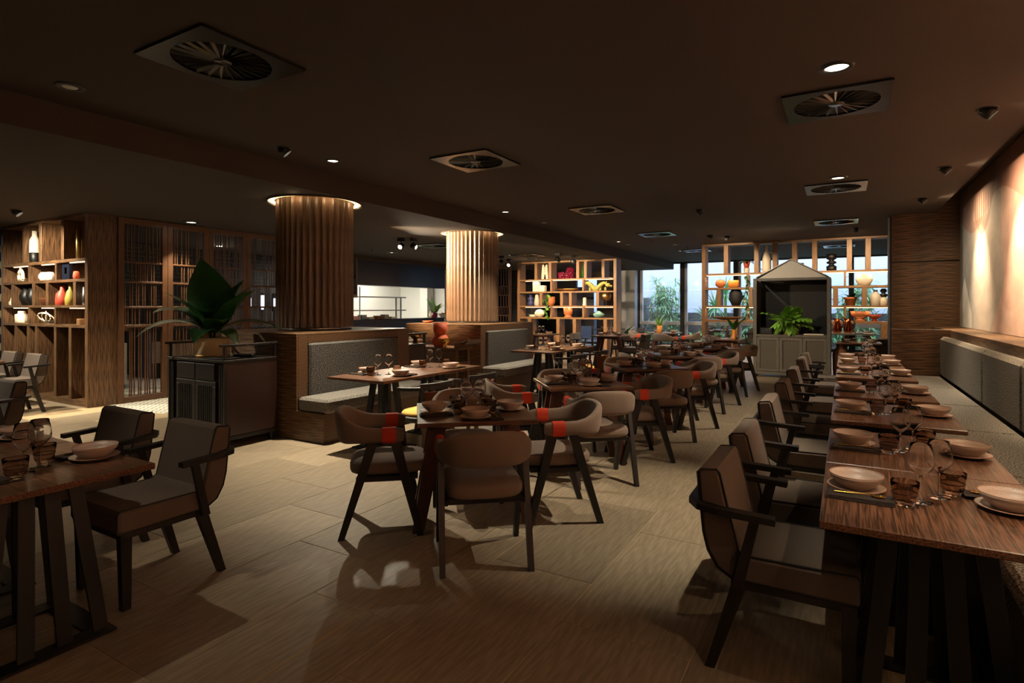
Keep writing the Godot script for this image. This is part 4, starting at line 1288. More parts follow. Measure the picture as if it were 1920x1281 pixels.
# ---------------------------------------------------------------- kitchen
func build_kitchen():
	var x := -10.7
	struct("trim", span(-11.3, x + 0.12, 2.60, LOW, -15.3, -8.9, 0.004), M.paint)
	var hood := thing("kitchen_hood", "dark navy hood panel above the kitchen opening", "hood", Vector3.ZERO)
	for k in 2:
		part("panel", span(x - 0.35, x + 0.02, 1.955, 2.60, -12.1 - 2.1 * k + 0.004, -10.0 - 2.1 * k, 0.004), M.navy, hood)
	var ct := thing("kitchen_counter", "dark navy kitchen counter below the bright opening", "counter", Vector3.ZERO)
	part("front", span(x - 0.5, x, 0.0, 1.03, -14.2, -9.4, 0.004), M.navy, ct)
	part("worktop", span(x - 0.55, x + 0.02, 1.031, 1.062, -14.22, -9.38, 0.003), M.navy, ct)
	# the white kitchen behind
	struct("wall_left", span(-13.4, -13.2, 0, LOW, -15.0, -9.0), M.white)
	struct("wall_back", span(-13.2, -11.3, 0, LOW, -15.2, -15.0), M.white)
	struct("trim", span(-12.0, -11.7, 0, LOW, -14.9, -14.6), M.white)
	panel_light(Vector3(-12.0, 2.58, -12.0), Vector3(-12.0, 0, -12.0), Vector2(1.6, 3.4), 13.0, Color(1.0, 0.97, 0.9))  # unseen source placed to light the white kitchen
	var kl := thing("unseen_kitchen_light", "unseen long white ceiling light placed to brighten the kitchen", "ceiling light", Vector3(-12.0, 2.62, -12.0))
	part("tube_light", box(Vector3(0.25, 0.03, 2.6), 0.005), M.lampdim, kl)
	part("housing", box(Vector3(0.3, 0.05, 2.7), 0.005), M.white, kl, Vector3(0, 0.045, 0))
	var pass_ := thing("pass_shelf", "steel two-tier pass shelf on the kitchen counter", "shelf", Vector3(-10.98, 1.062, -11.6))
	for y in [0.22, 0.58]:
		part("tier", span(-0.16, 0.16, y, y + 0.03, -0.95, 1.1, 0.003), M.steel, pass_)
	for zz in [-0.9, -0.7, 1.05]:
		part("post", span(-0.015, 0.015, 0, 0.6, zz - 0.015, zz + 0.015), M.steel, pass_)
	var gl := thing("sneeze_guard", "upright glass guard panel at the left of the kitchen opening", "glass screen", Vector3(-10.74, 1.062, -10.3))
	part("pane", span(-0.006, 0.006, 0, 0.85, -0.35, 0.5), M.pane, gl)
	part("edge", span(-0.01, 0.01, 0, 0.85, -0.37, -0.35), M.teal, gl)
	for k in 7:
		var o := solo("food_tub", span(-0.09, 0.09, 0, 0.06 + 0.03 * (k % 3), -0.1, 0.1, 0.008), [M.cream, M.coral, M.steel, M.cream, M.orange, M.steel, M.cream][k], "%s food tub on the kitchen counter" % ["cream, leftmost", "small red", "low steel", "taller cream", "orange", "steel, taller", "cream, rightmost"][k], "tub", Vector3(-10.9, 1.0625, -10.35 - 0.28 * k), 0, "tubs on the kitchen counter")
		o.scale = Vector3(0.9, 1, 0.9)
	var hang := thing("plate_rack", "dark open rack of plates hanging left of the kitchen opening", "rack", Vector3(-10.55, 0, -9.75))
	part("frame", span(-0.15, 0.15, 1.62, 1.70, -0.5, 0.42, 0.004), M.ash_z, hang)
	part("upright", span(-0.15, 0.15, 1.70, 2.6, -0.5, -0.45, 0.003), M.ash_y, hang)
	part("shelf", span(-0.15, 0.15, 2.08, 2.11, -0.45, 0.42, 0.003), M.black, hang)
	for k in 2:
		again("rackbowl", func(): return pot("serving_bowl", "x", "bowl", [0, 0, 0.08, 0, 0.16, 0.10, 0.15, 0.10, 0.07, 0.02, 0, 0.02], M.black, Vector3.ZERO), ["dark bowl on the lower rack left of the kitchen", "dark bowl on the upper rack left of the kitchen"][k], Vector3(-10.55, 1.70 if k == 0 else 2.11, -9.8), 0, "bowls on the rack")
	# greenery at the counter end
	var p := thing("counter_plant", "bright green leafy plant with tall white flower at the counter end", "plant", Vector3(-10.75, 1.062, -13.75))
	part("pot", lathe(pr([0, 0, 0.09, 0, 0.11, 0.14, 0.09, 0.14, 0.08, 0.08, 0, 0.08])), M.magenta, p)
	for k in 7:
		var a: float = -0.9 + 0.4 * k
		part("leaf", leaf(0.42, 0.20, 0.5), M.leaf_bright, p, Vector3(0, 0.12, 0), Vector3(-1.1 + 0.1 * (k % 3), a + 1.2, 0))
	for k in 2:
		part("frond", leaf(0.85, 0.13, 0.4), M.leaf_pale, p, Vector3(0, 0.12, 0), Vector3(-0.75 - 0.1 * k, 0.35 + 0.2 * k, 0))
	pot("fruit_bowl", "pale bowl of fruit right of the counter plant", "bowl", [0, 0, 0.09, 0, 0.17, 0.12, 0.16, 0.12, 0.08, 0.03, 0, 0.03], M.stone, Vector3(-10.62, 1.062, -14.05))
	for k in 4:
		pot("fruit", ["red fruit, leftmost in the pale bowl", "red fruit, front in the pale bowl", "orange fruit in the pale bowl", "red fruit at the back of the pale bowl"][k], "fruit", [0, -0.045, 0.03, -0.035, 0.048, 0, 0.03, 0.038, 0, 0.045], M.coral if k != 2 else M.orange, Vector3(-10.62 + 0.055 * cos(k * 1.57), 1.17, -14.05 + 0.055 * sin(k * 1.57)), 12, "fruit in the pale bowl")
	pot("bottle", "small cream bottle left of the counter plant", "bottle", [0, 0, 0.04, 0, 0.04, 0.12, 0.015, 0.15, 0.015, 0.2, 0, 0.2], M.cream, Vector3(-10.55, 1.062, -13.3))

# ---------------------------------------------------------------- dining furniture; chairs face local +x
func make_armchair() -> Node3D:
	var o := thing("armchair", "x", "chair")
	var prof := PackedVector2Array(pr([0.262, 0.355, 0.268, 0.37, 0.268, 0.445, 0.255, 0.46, -0.10, 0.455, -0.132, 0.47, -0.20, 0.755, -0.212, 0.768, -0.272, 0.762, -0.284, 0.75, -0.262, 0.52, -0.245, 0.45, -0.21, 0.39, -0.15, 0.355]))
	var s := sb()
	add_prism(s, prof, -0.225, 0.225, 0.012)
	part("seat_and_back", fin(s), M.cloth_seat, o)
	for z in [-0.217, 0.217]:
		var t := sb()
		var pts := []
		for p in prof:
			pts.append(Vector3(p.x, p.y, z))
		pts.append(pts[0])
		tube(t, pts, 0.0042, 5)
		part("piping", fin(t), M.piping, o)
	var fr := sb()
	add_span(fr, -0.16, 0.255, 0.325, 0.354, -0.215, 0.215, 0.003)
	part("seat_frame", fin(fr), M.dark_x, o)
	for z in [-0.205, 0.205]:
		part("leg", leg(Vector3(0.232, 0.354, z), Vector3(0.228, 0, z), Vector2(0.05, 0.04), Vector2(0.036, 0.034)), M.dark_y, o)
		part("leg", leg(Vector3(-0.125, 0.354, z), Vector3(-0.235, 0, z * 1.05), Vector2(0.055, 0.036), Vector2(0.036, 0.032)), M.dark_y, o)
		part("arm_post", leg(Vector3(-0.07, 0.606, z * 1.24), Vector3(-0.135, 0.33, z * 1.17), Vector2(0.036, 0.022), Vector2(0.04, 0.022)), M.dark_y, o)
	var r := sb()
	var path := [Vector3(0.0, 0.617, 0.255), Vector3(-0.20, 0.625, 0.26), Vector3(-0.265, 0.628, 0.245), Vector3(-0.297, 0.63, 0.20), Vector3(-0.30, 0.63, 0.0), Vector3(-0.297, 0.63, -0.20), Vector3(-0.265, 0.628, -0.245), Vector3(-0.20, 0.625, -0.26), Vector3(0.0, 0.617, -0.255)]
	rail(r, path, 0.046, 0.024)
	part("arm_rail", fin(r), M.dark_x, o)
	return o

func make_horseshoe() -> Node3D:
	var o := thing("upholstered_chair", "x", "chair")
	# wrap-round back and arms
	var st := [[0.135, 0.236, 0.619, 0.042], [0.10, 0.237, 0.619, 0.044], [0.0, 0.238, 0.619, 0.044], [-0.08, 0.236, 0.62, 0.046], [-0.14, 0.228, 0.626, 0.054], [-0.19, 0.208, 0.637, 0.07], [-0.225, 0.175, 0.648, 0.086], [-0.248, 0.13, 0.654, 0.094], [-0.262, 0.07, 0.656, 0.097], [-0.267, 0.0, 0.656, 0.098]]
	var full := st.duplicate()
	for k in range(st.size() - 2, -1, -1):
		var e: Array = st[k].duplicate()
		e[1] = -e[1]
		full.append(e)
	var rings := []
	for i in full.size():
		var a: Array = full[maxi(i - 1, 0)]
		var b: Array = full[mini(i + 1, full.size() - 1)]
		var d := Vector3(b[0] - a[0], 0, b[1] - a[1]).normalized()
		var u := Vector3(d.z, 0, -d.x)
		var e: Array = full[i]
		var k := 1.0 if i > 0 and i < full.size() - 1 else 0.82
		rings.append(soft_rect(Vector3(e[0], e[2], e[1]), u * 0.027 * k, Vector3.UP * e[3] * k + u * 0.012 * (e[3] - 0.042) / 0.05, 3.2, 16))
	var s := sb()
	loft(s, rings)
	part("back_and_arms", fin(s), M.velvet, o)
	var stp := sb()
	loft(stp, [soft_rect(Vector3(0.088, 0, 0), Vector3(0, 0, 0.0315), Vector3(0, 0.0485, 0), 3.2, 16), soft_rect(Vector3(0.005, 0, 0), Vector3(0, 0, 0.0315), Vector3(0, 0.0485, 0), 3.2, 16)], false)
	var strap := fin(stp)
	for z in [-0.2375, 0.2375]:
		part("strap", strap, M.strap, o, Vector3(0, 0.619, z))
	# cushion
	var c := sb()
	var lv := []
	for q in [[0.372, 0.90], [0.380, 0.97], [0.40, 1.0], [0.425, 1.0], [0.440, 0.97], [0.449, 0.88], [0.453, 0.6]]:
		lv.append(soft_rect(Vector3(0.035, q[0], 0), Vector3(0.235 * q[1], 0, 0), Vector3(0, 0, 0.215 * q[1]), 4.5, 28))
	loft(c, lv)
	part("seat", fin(c), M.velvet, o)
	var f := sb()
	add_span(f, -0.14, 0.22, 0.335, 0.371, -0.2, 0.2, 0.004)
	part("seat_frame", fin(f), M.frame, o)
	for z in [-0.234, 0.234]:
		var zz: float = z
		part("leg", leg(Vector3(-0.05, 0.578, zz), Vector3(-0.235, 0, zz), Vector2(0.062, 0.032), Vector2(0.038, 0.03)), M.dark_y, o)
		part("leg", leg(Vector3(0.085, 0.578, zz), Vector3(0.235, 0, zz), Vector2(0.062, 0.032), Vector2(0.038, 0.03)), M.dark_y, o)
		part("side_rail", span(-0.15, 0.17, 0.335, 0.365, zz - 0.034 if zz > 0 else zz + 0.014, zz - 0.014 if zz > 0 else zz + 0.034), M.dark_x, o)
	return o

func make_wicker() -> Node3D:
	var o := thing("rattan_chair", "x", "chair")
	var path := []
	for k in 13:
		var a := -0.62 * PI + 1.24 * PI * k / 12
		path.append(Vector3(-0.235 * cos(a) + 0.02, 0.69 - 0.03 * absf(a) / PI, 0.265 * sin(a)))
	var s := sb()
	rail(s, path, 0.05, 0.026)
	part("top_rail", fin(s), M.frame_wood, o)
	var cr := sb()
	rail(cr, path.slice(3, 10).map(func(p): return p + Vector3(0, 0.026, 0)), 0.042, 0.03)
	part("crest", fin(cr), M.frame_wood, o)
	var w := sb()
	var rings := []
	for k in 9:
		var a := -0.33 * PI + 0.66 * PI * k / 8
		var c := Vector3(-0.215 * cos(a), 0.535, 0.235 * sin(a))
		var n := Vector3(-cos(a), 0, sin(a))
		rings.append(rect(c, n * 0.009, Vector3.UP * 0.115))
	loft(w, rings, false)
	part("woven_back", fin(w), M.wicker, o)
	part("seat_ring", lathe(pr([0, 0.375, 0.225, 0.375, 0.24, 0.385, 0.24, 0.42, 0.225, 0.425, 0, 0.425]), 28), M.frame_wood, o)
	part("cushion", lathe(pr([0, 0.4255, 0.21, 0.4255, 0.222, 0.44, 0.2, 0.46, 0, 0.467]), 28), M.cushion, o)
	for z in [-1, 1]:
		part("leg", leg(Vector3(0.15, 0.38, 0.17 * z), Vector3(0.20, 0, 0.21 * z), Vector2(0.036, 0.036), Vector2(0.026, 0.026)), M.oak_y, o)
		part("leg", leg(Vector3(-0.15, 0.38, 0.17 * z), Vector3(-0.20, 0, 0.20 * z), Vector2(0.036, 0.036), Vector2(0.026, 0.026)), M.oak_y, o)
		part("post", leg(Vector3(-0.135, 0.68, 0.225 * z), Vector3(-0.125, 0.38, 0.19 * z), Vector2(0.03, 0.03), Vector2(0.034, 0.034)), M.frame_wood, o)
	return o

func tabletop(w: float, d: float) -> ArrayMesh:
	return span(-w / 2, w / 2, TOP - 0.026, TOP, -d / 2, d / 2, 0.003)

func make_bar_table() -> Node3D:
	# top on a fan of flat steel bars over a plate
	var o := thing("dining_table", "x", "table")
	part("tabletop", tabletop(0.655, 0.79), M.table_z, o)
	part("top_plate", span(-0.17, 0.17, TOP - 0.036, TOP - 0.0265, -0.24, 0.24), M.black, o)
	for z in [-1, 1]:
		for k in 4:
			var u := -0.135 + 0.09 * k
			part("bar", leg(Vector3(u * 0.9, TOP - 0.036, z * 0.15), Vector3(u * 1.45, 0.012, z * 0.215), Vector2(0.055, 0.012), Vector2(0.055, 0.012), 0.0), M.black, o)
	var b := sb()
	add_span(b, -0.24, 0.24, 0.0, 0.012, -0.26, -0.17, 0.002)
	add_span(b, -0.24, 0.24, 0.0, 0.012, 0.17, 0.26, 0.002)
	add_span(b, -0.24, -0.15, 0.0, 0.012, -0.17, 0.17, 0.002)
	add_span(b, 0.15, 0.24, 0.0, 0.012, -0.17, 0.17, 0.002)
	part("base_plate", fin(b), M.black, o)
	return o

func make_square_table() -> Node3D:
	var o := thing("dining_table", "x", "table")
	part("tabletop", tabletop(0.72, 0.72), M.table_x, o)
	part("apron", span(-0.26, 0.26, TOP - 0.085, TOP - 0.0265, -0.03, 0.03, 0.003), M.red_x, o)
	for x in [-1, 1]:
		part("cross_rail", span(x * 0.24 - 0.03, x * 0.24 + 0.03, TOP - 0.085, TOP - 0.0265, -0.16, 0.16, 0.003), M.red_z, o)
		for z in [-1, 1]:
			part("leg", leg(Vector3(x * 0.235, TOP - 0.085, z * 0.085), Vector3(x * 0.355, 0, z * 0.13), Vector2(0.11, 0.036), Vector2(0.07, 0.034), 0.0), M.red_y, o)
	return o

func make_black_leg_table() -> Node3D:
	var o := thing("dining_table", "x", "table")
	part("tabletop", tabletop(0.73, 0.80), M.table_z, o)
	part("top_plate", span(-0.2, 0.2, TOP - 0.04, TOP - 0.0265, -0.12, 0.12), M.black, o)
	for x in [-1, 1]:
		for z in [-1, 1]:
			part("leg", leg(Vector3(x * 0.09, TOP - 0.04, z * 0.05), Vector3(x * 0.15, 0.012, z * 0.12), Vector2(0.055, 0.04), Vector2(0.055, 0.04)), M.black, o)
	part("base_plate", span(-0.25, 0.25, 0, 0.012, -0.2, 0.2, 0.003), M.black, o)
	return o

func make_bowl() -> Node3D:
	var o := thing("bowl", "x", "bowl")
	part("body", lathe(pr([0, 0, 0.044, 0, 0.048, 0.004, 0.068, 0.02, 0.083, 0.038, 0.088, 0.0515, 0.0855, 0.052, 0.078, 0.036, 0.060, 0.017, 0.035, 0.008, 0, 0.006]), 36), M.ceramic, o)
	part("rim", lathe(pr([0.0882, 0.0510, 0.0886, 0.0535, 0.0855, 0.0538, 0.0848, 0.0515]), 36), M.rim, o)
	return o

func make_plate() -> Node3D:
	var o := thing("saucer", "x", "plate")
	part("body", lathe(pr([0, 0, 0.055, 0, 0.06, 0.004, 0.095, 0.0145, 0.0935, 0.0165, 0.058, 0.007, 0, 0.006]), 36), M.ceramic, o)
	part("rim", lathe(pr([0.0950, 0.0140, 0.0958, 0.0162, 0.0930, 0.0172, 0.0925, 0.0160]), 36), M.rim, o)
	return o

func make_napkin() -> Node3D:
	var o := thing("napkin", "x", "napkin")
	var s := sb()
	for k in 3:
		add_box(s, Vector3(0.003 * k, 0.0025 + 0.0045 * k, -0.002 * k), Vector3(0.205 - 0.004 * k, 0.004, 0.088 - 0.002 * k), 0.0018, Basis(Vector3.UP, 0.02 * (k - 1)))
	part("folds", fin(s), M.napkin, o)
	return o

func make_spoon() -> Node3D:
	var o := thing("spoon", "x", "spoon")
	var s := sb()
	tube(s, [Vector3(-0.085, 0.003, 0), Vector3(-0.04, 0.004, 0), Vector3(0.01, 0.0055, 0), Vector3(0.03, 0.0035, 0)], [0.0035, 0.003, 0.002, 0.0022], 6)
	part("handle", fin(s), M.gold, o)
	var b := lathe(pr([0, 0, 0.008, 0.0005, 0.0125, 0.0035, 0.013, 0.005, 0.0115, 0.005, 0.007, 0.002, 0, 0.0015]), 16)
	part("bowl", b, M.gold, o, Vector3(0.05, 0.0005, 0)).scale = Vector3(1.75, 1, 1)
	return o

func make_wine() -> Node3D:
	var o := thing("wine_glass", "x", "glass")
	part("foot", lathe(pr([0, 0, 0.034, 0, 0.035, 0.0015, 0.012, 0.004, 0.0042, 0.008, 0, 0.008]), 32), M.glass, o)
	part("stem", lathe(pr([0, 0.0081, 0.0042, 0.0081, 0.0032, 0.03, 0.0032, 0.075, 0.006, 0.0879, 0, 0.0879]), 12), M.glass, o)
	part("cup", lathe(pr([0, 0.088, 0.006, 0.088, 0.022, 0.102, 0.033, 0.115, 0.039, 0.127, 0.0405, 0.138, 0.038, 0.165, 0.031, 0.202, 0.0301, 0.2022, 0.0301, 0.2018, 0.037, 0.165, 0.0393, 0.138, 0.0378, 0.128, 0.0316, 0.117, 0.0205, 0.105, 0.006, 0.093, 0, 0.092]), 36), M.glass, o)
	return o

func make_tumbler() -> Node3D:
	var o := thing("tumbler", "x", "glass")
	part("cup", lathe(pr([0, 0, 0.026, 0, 0.027, 0.009, 0.032, 0.012, 0.036, 0.024, 0.0372, 0.040, 0.0385, 0.0445, 0.041, 0.06, 0.0428, 0.082, 0.0408, 0.0822, 0.039, 0.06, 0.0365, 0.044, 0.034, 0.026, 0.030, 0.016, 0, 0.013]), 36), M.smoke, o)
	part("bead_ring", lathe(pr([0.0376, 0.0395, 0.0400, 0.0410, 0.0400, 0.0432, 0.0386, 0.0445]), 32), M.smoke_dark, o)
	return o

func setting(at: Vector3, face: Vector2, who: String, table: String, reach := 0.22, glasses := true, full := true):
	# one diner's place; face points to the middle of the table, at is that middle on the tabletop
	var f := Vector3(face.x, 0, face.y)
	var r := Vector3(-face.y, 0, face.x)
	var yaw := atan2(-face.y, face.x)
	var on := "at the %s of the %s" % [who, table]
	var p := at - f * reach
	var jit := rng.randf_range(-0.012, 0.012)
	p += r * jit
	again("plate", make_plate, "taupe saucer under the bowl " + on, p + Vector3(0, 0.0005, 0), yaw, "saucers laid on the tables")
	again("bowl", make_bowl, "taupe rimmed bowl " + on, p + Vector3(0, 0.0075, 0), yaw, "bowls laid on the tables")
	if full:
		var n := p + r * 0.118 + f * rng.randf_range(-0.005, 0.012)
		var ny := yaw + rng.randf_range(-0.05, 0.05)
		again("napkin", make_napkin, "folded brown napkin " + on, n + Vector3(0, 0.0004, 0), ny, "folded napkins on the tables")
		again("spoon", make_spoon, "gold spoon on the napkin " + on, n + Vector3(0, 0.0145, 0) + f * 0.01, ny + 0.05, "gold spoons on the tables")
	if glasses:
		again("tumbler", make_tumbler, "ribbed smoke-brown tumbler " + on, p + f * rng.randf_range(0.138, 0.15) + r * 0.108 + Vector3(0, 0.0005, 0), rng.randf() * 6.0, "smoke-brown tumblers on the tables")
		again("wine", make_wine, "clear wine glass " + on, p + f * rng.randf_range(0.185, 0.20) + r * 0.045 + Vector3(0, 0.0005, 0), 0, "wine glasses on the tables")

func build_dining():
	M.frame_wood = plain(Color(0.15, 0.135, 0.12), 0.5)
	M.smoke_dark = clear(Color(0.14, 0.11, 0.09), 0.75)
	var nth := ["nearest", "second nearest", "third", "fourth", "fifth", "sixth", "farthest"]
	# banquette row
	var tz := [-2.45, -3.245, -4.33, -5.385, -6.72, -7.88, -8.68]
	var cz := [-2.525, -3.25, -4.36, -5.43, -6.58, -7.95, -8.73]
	for k in 7:
		var name_ := "%s banquette-row table" % nth[k]
		again("bar_table", make_bar_table, "walnut table on fanned black bars, %s in the banquette row" % nth[k], Vector3(0.26, 0, tz[k]), 0, "tables along the banquette")
		again("armchair", make_armchair, "brown box armchair, %s in the row facing the banquette" % nth[k], Vector3(-0.215, 0, cz[k]), 0, "armchairs along the banquette row")
		setting(Vector3(0.26, TOP, tz[k] - 0.02), Vector2(1, 0), "chair side", name_)
		setting(Vector3(0.26, TOP, tz[k] - 0.02), Vector2(-1, 0), "bench side", name_)
	# left foreground tables, chairs on their far side facing +z
	again("bar_table", make_bar_table, "walnut table at the left foreground, cut by the frame", Vector3(-2.98, 0, -1.03), PI / 2, "left foreground tables")
	again("bar_table", make_bar_table, "walnut table joined to the left foreground table, outside the frame edge", Vector3(-3.775, 0, -1.03), PI / 2, "left foreground tables")
	var lc := ["grey-brown box armchair in the left foreground, nearest the middle of the room", "grey-brown box armchair in the left foreground, second along the table"]
	for k in 2:
		again("armchair", make_armchair, lc[k], Vector3(-3.075 - 0.745 * k, 0, -1.60), -PI / 2, "armchairs of the left foreground")
		var who: String = ["right end far side", "second place far side"][k]
		setting(Vector3(-2.90 - 0.76 * k, TOP, -1.04), Vector2(0, 1), who, "left foreground table")
	setting(Vector3(-2.95, TOP, -1.03), Vector2(0, -1), "near side", "left foreground table")
	again("armchair", make_armchair, "blue-grey lit box armchair cut by the left frame edge", Vector3(-6.22, 0, -1.82), -PI / 2, "left side armchairs")
	again("bar_table", make_bar_table, "walnut table before the left edge armchair", Vector3(-6.3, 0, -1.22), PI / 2, "left side tables")
	for k in 2:
		again("armchair", make_armchair, ["box armchair before the lit left shelf, right one", "box armchair before the lit left shelf, left one"][k], Vector3(-9.38 - 0.78 * k, 0, -3.16), -PI / 2, "armchairs before the left shelf")
	again("bar_table", make_bar_table, "walnut table before the lit left shelf, at the frame edge", Vector3(-9.42, 0, -2.62), PI / 2, "left side tables")
	# centre row of square tables set on the diagonal
	var rot := 0.698
	var u := Vector2(cos(rot), -sin(rot))
	var v := Vector2(-sin(rot), -cos(rot))
	var cc := [Vector2(-2.09, -3.08), Vector2(-2.05, -4.74), Vector2(-1.98, -6.43), Vector2(-2.0, -8.2), Vector2(-1.95, -9.84)]
	var cn := ["nearest", "second", "third", "fourth", "farthest"]
	for k in 5:
		var c: Vector2 = cc[k]
		var tn := "%s diagonal centre table" % cn[k]
		again("square_table", make_square_table, "square timber table set diagonally on reddish splayed legs, %s of the centre row" % cn[k], Vector3(c.x, 0, c.y), rot, "diagonal centre tables")
		var dirs := [[v, "camera side", 0.507], [u, "left side", 0.575], [-u, "right side", 0.575], [-v, "far side", 0.55]]
		for d in dirs:
			var f: Vector2 = d[0]
			var at: Vector2 = c - f * float(d[2]) + (v * 0.065 if absf(f.dot(u)) > 0.5 else Vector2.ZERO)
			again("horseshoe", make_horseshoe, "brown wrap-back chair with red arm straps, %s of the %s" % [d[1], tn], Vector3(at.x, 0, at.y), atan2(-f.y, f.x), "wrap-back chairs of the centre row")
			setting(Vector3(c.x, TOP, c.y), f, d[1], tn, 0.245)
	# booth tables
	var bt := [[-3.965, -4.27, "front booth, near end"], [-3.965, -5.075, "front booth, far end"], [-4.08, -7.98, "rear booth, near end"], [-4.08, -8.78, "rear booth, far end"]]
	for k in 4:
		var b: Array = bt[k]
		var tn := "%s table" % b[2]
		again("black_table", make_black_leg_table, "timber table on black splayed legs before the %s" % b[2], Vector3(b[0], 0, b[1]), 0, "booth tables")
		setting(Vector3(b[0], TOP, b[1]), Vector2(-1, 0), "open side", tn, 0.22)
		setting(Vector3(b[0], TOP, b[1]), Vector2(1, 0), "bench side", tn, 0.22)
	var wk := [[-3.30, -4.10, "first rattan-backed chair with yellow cushion at the front booth"], [-3.28, -4.82, "second rattan-backed chair with yellow cushion at the front booth"], [-3.38, -7.45, "first dark rattan-backed chair at the rear booth"], [-3.36, -8.25, "second dark rattan-backed chair at the rear booth"]]
	for w in wk:
		again("wicker", make_wicker, w[2], Vector3(w[0], 0, w[1]), PI, "rattan-backed chairs at the booths")

# ---------------------------------------------------------------- sideboards, console
func make_sideboard() -> Node3D:
	# front faces +z, origin at the middle of the floor footprint
	var o := thing("sideboard", "x", "sideboard")
	var w := 0.97
	var d := 0.60
	var h := 0.875
	part("carcass", span(-w / 2 + 0.002, w / 2 - 0.002, 0.13, h - 0.025, -d / 2, d / 2 - 0.03, 0.003), M.walnut_dark, o)
	part("top", span(-w / 2 - 0.006, w / 2 + 0.006, h - 0.025, h, -d / 2 - 0.004, d / 2 + 0.006, 0.003), M.dark_x, o)
	part("plinth", span(-w / 2 + 0.01, w / 2 - 0.01, 0.085, 0.125, -d / 2 + 0.01, d / 2 - 0.02, 0.003), M.dark_x, o)
	for x in [-1, 1]:
		for z in [-1, 1]:
			part("foot", leg(Vector3(x * (w / 2 - 0.045), 0.085, z * (d / 2 - 0.05)), Vector3(x * (w / 2 - 0.035), 0, z * (d / 2 - 0.04)), Vector2(0.06, 0.06), Vector2(0.04, 0.04)), M.dark_y, o)
	var fz := d / 2 - 0.029
	for x in [-1, 1]:
		# narrow slatted side strips
		part("side_stile", span(x * (w / 2 - 0.012) - 0.012, x * (w / 2 - 0.012) + 0.012, 0.135, h - 0.03, fz, fz + 0.024), M.dark_y, o)
		for k in 2:
			part("slat", span(x * (w / 2 - 0.05 - 0.03 * k) - 0.008, x * (w / 2 - 0.05 - 0.03 * k) + 0.008, 0.135, h - 0.05, fz, fz + 0.02), M.dark_y, o)
		var cx: float = x * 0.165
		part("drawer", span(cx - 0.158, cx + 0.158, h - 0.205, h - 0.045, fz, fz + 0.024, 0.003), M.dark_x, o)
		var dr := part("door", frame_mesh(0.335, 0.515, 0.045, 0.022), M.dark_y, o, Vector3(x * 0.17, 0.397, fz + 0.011))
		for k in 8:
			part("slat", box(Vector3(0.014, 0.43, 0.014)), M.dark_y, dr, Vector3(-0.107 + 0.0306 * k, 0, 0))
		part("gallery_rail", span(x * (w / 2 - 0.015) - 0.016, x * (w / 2 - 0.015) + 0.016, 1.005, 1.03, -d / 2 - 0.01, d / 2 + 0.03, 0.004), M.dark_z, o)
		for z in [-d / 2 + 0.02, d / 2 - 0.02]:
			part("gallery_post", span(x * (w / 2 - 0.015) - 0.014, x * (w / 2 - 0.015) + 0.014, h, 1.004, z - 0.014, z + 0.014, 0.003), M.dark_y, o)
	return o

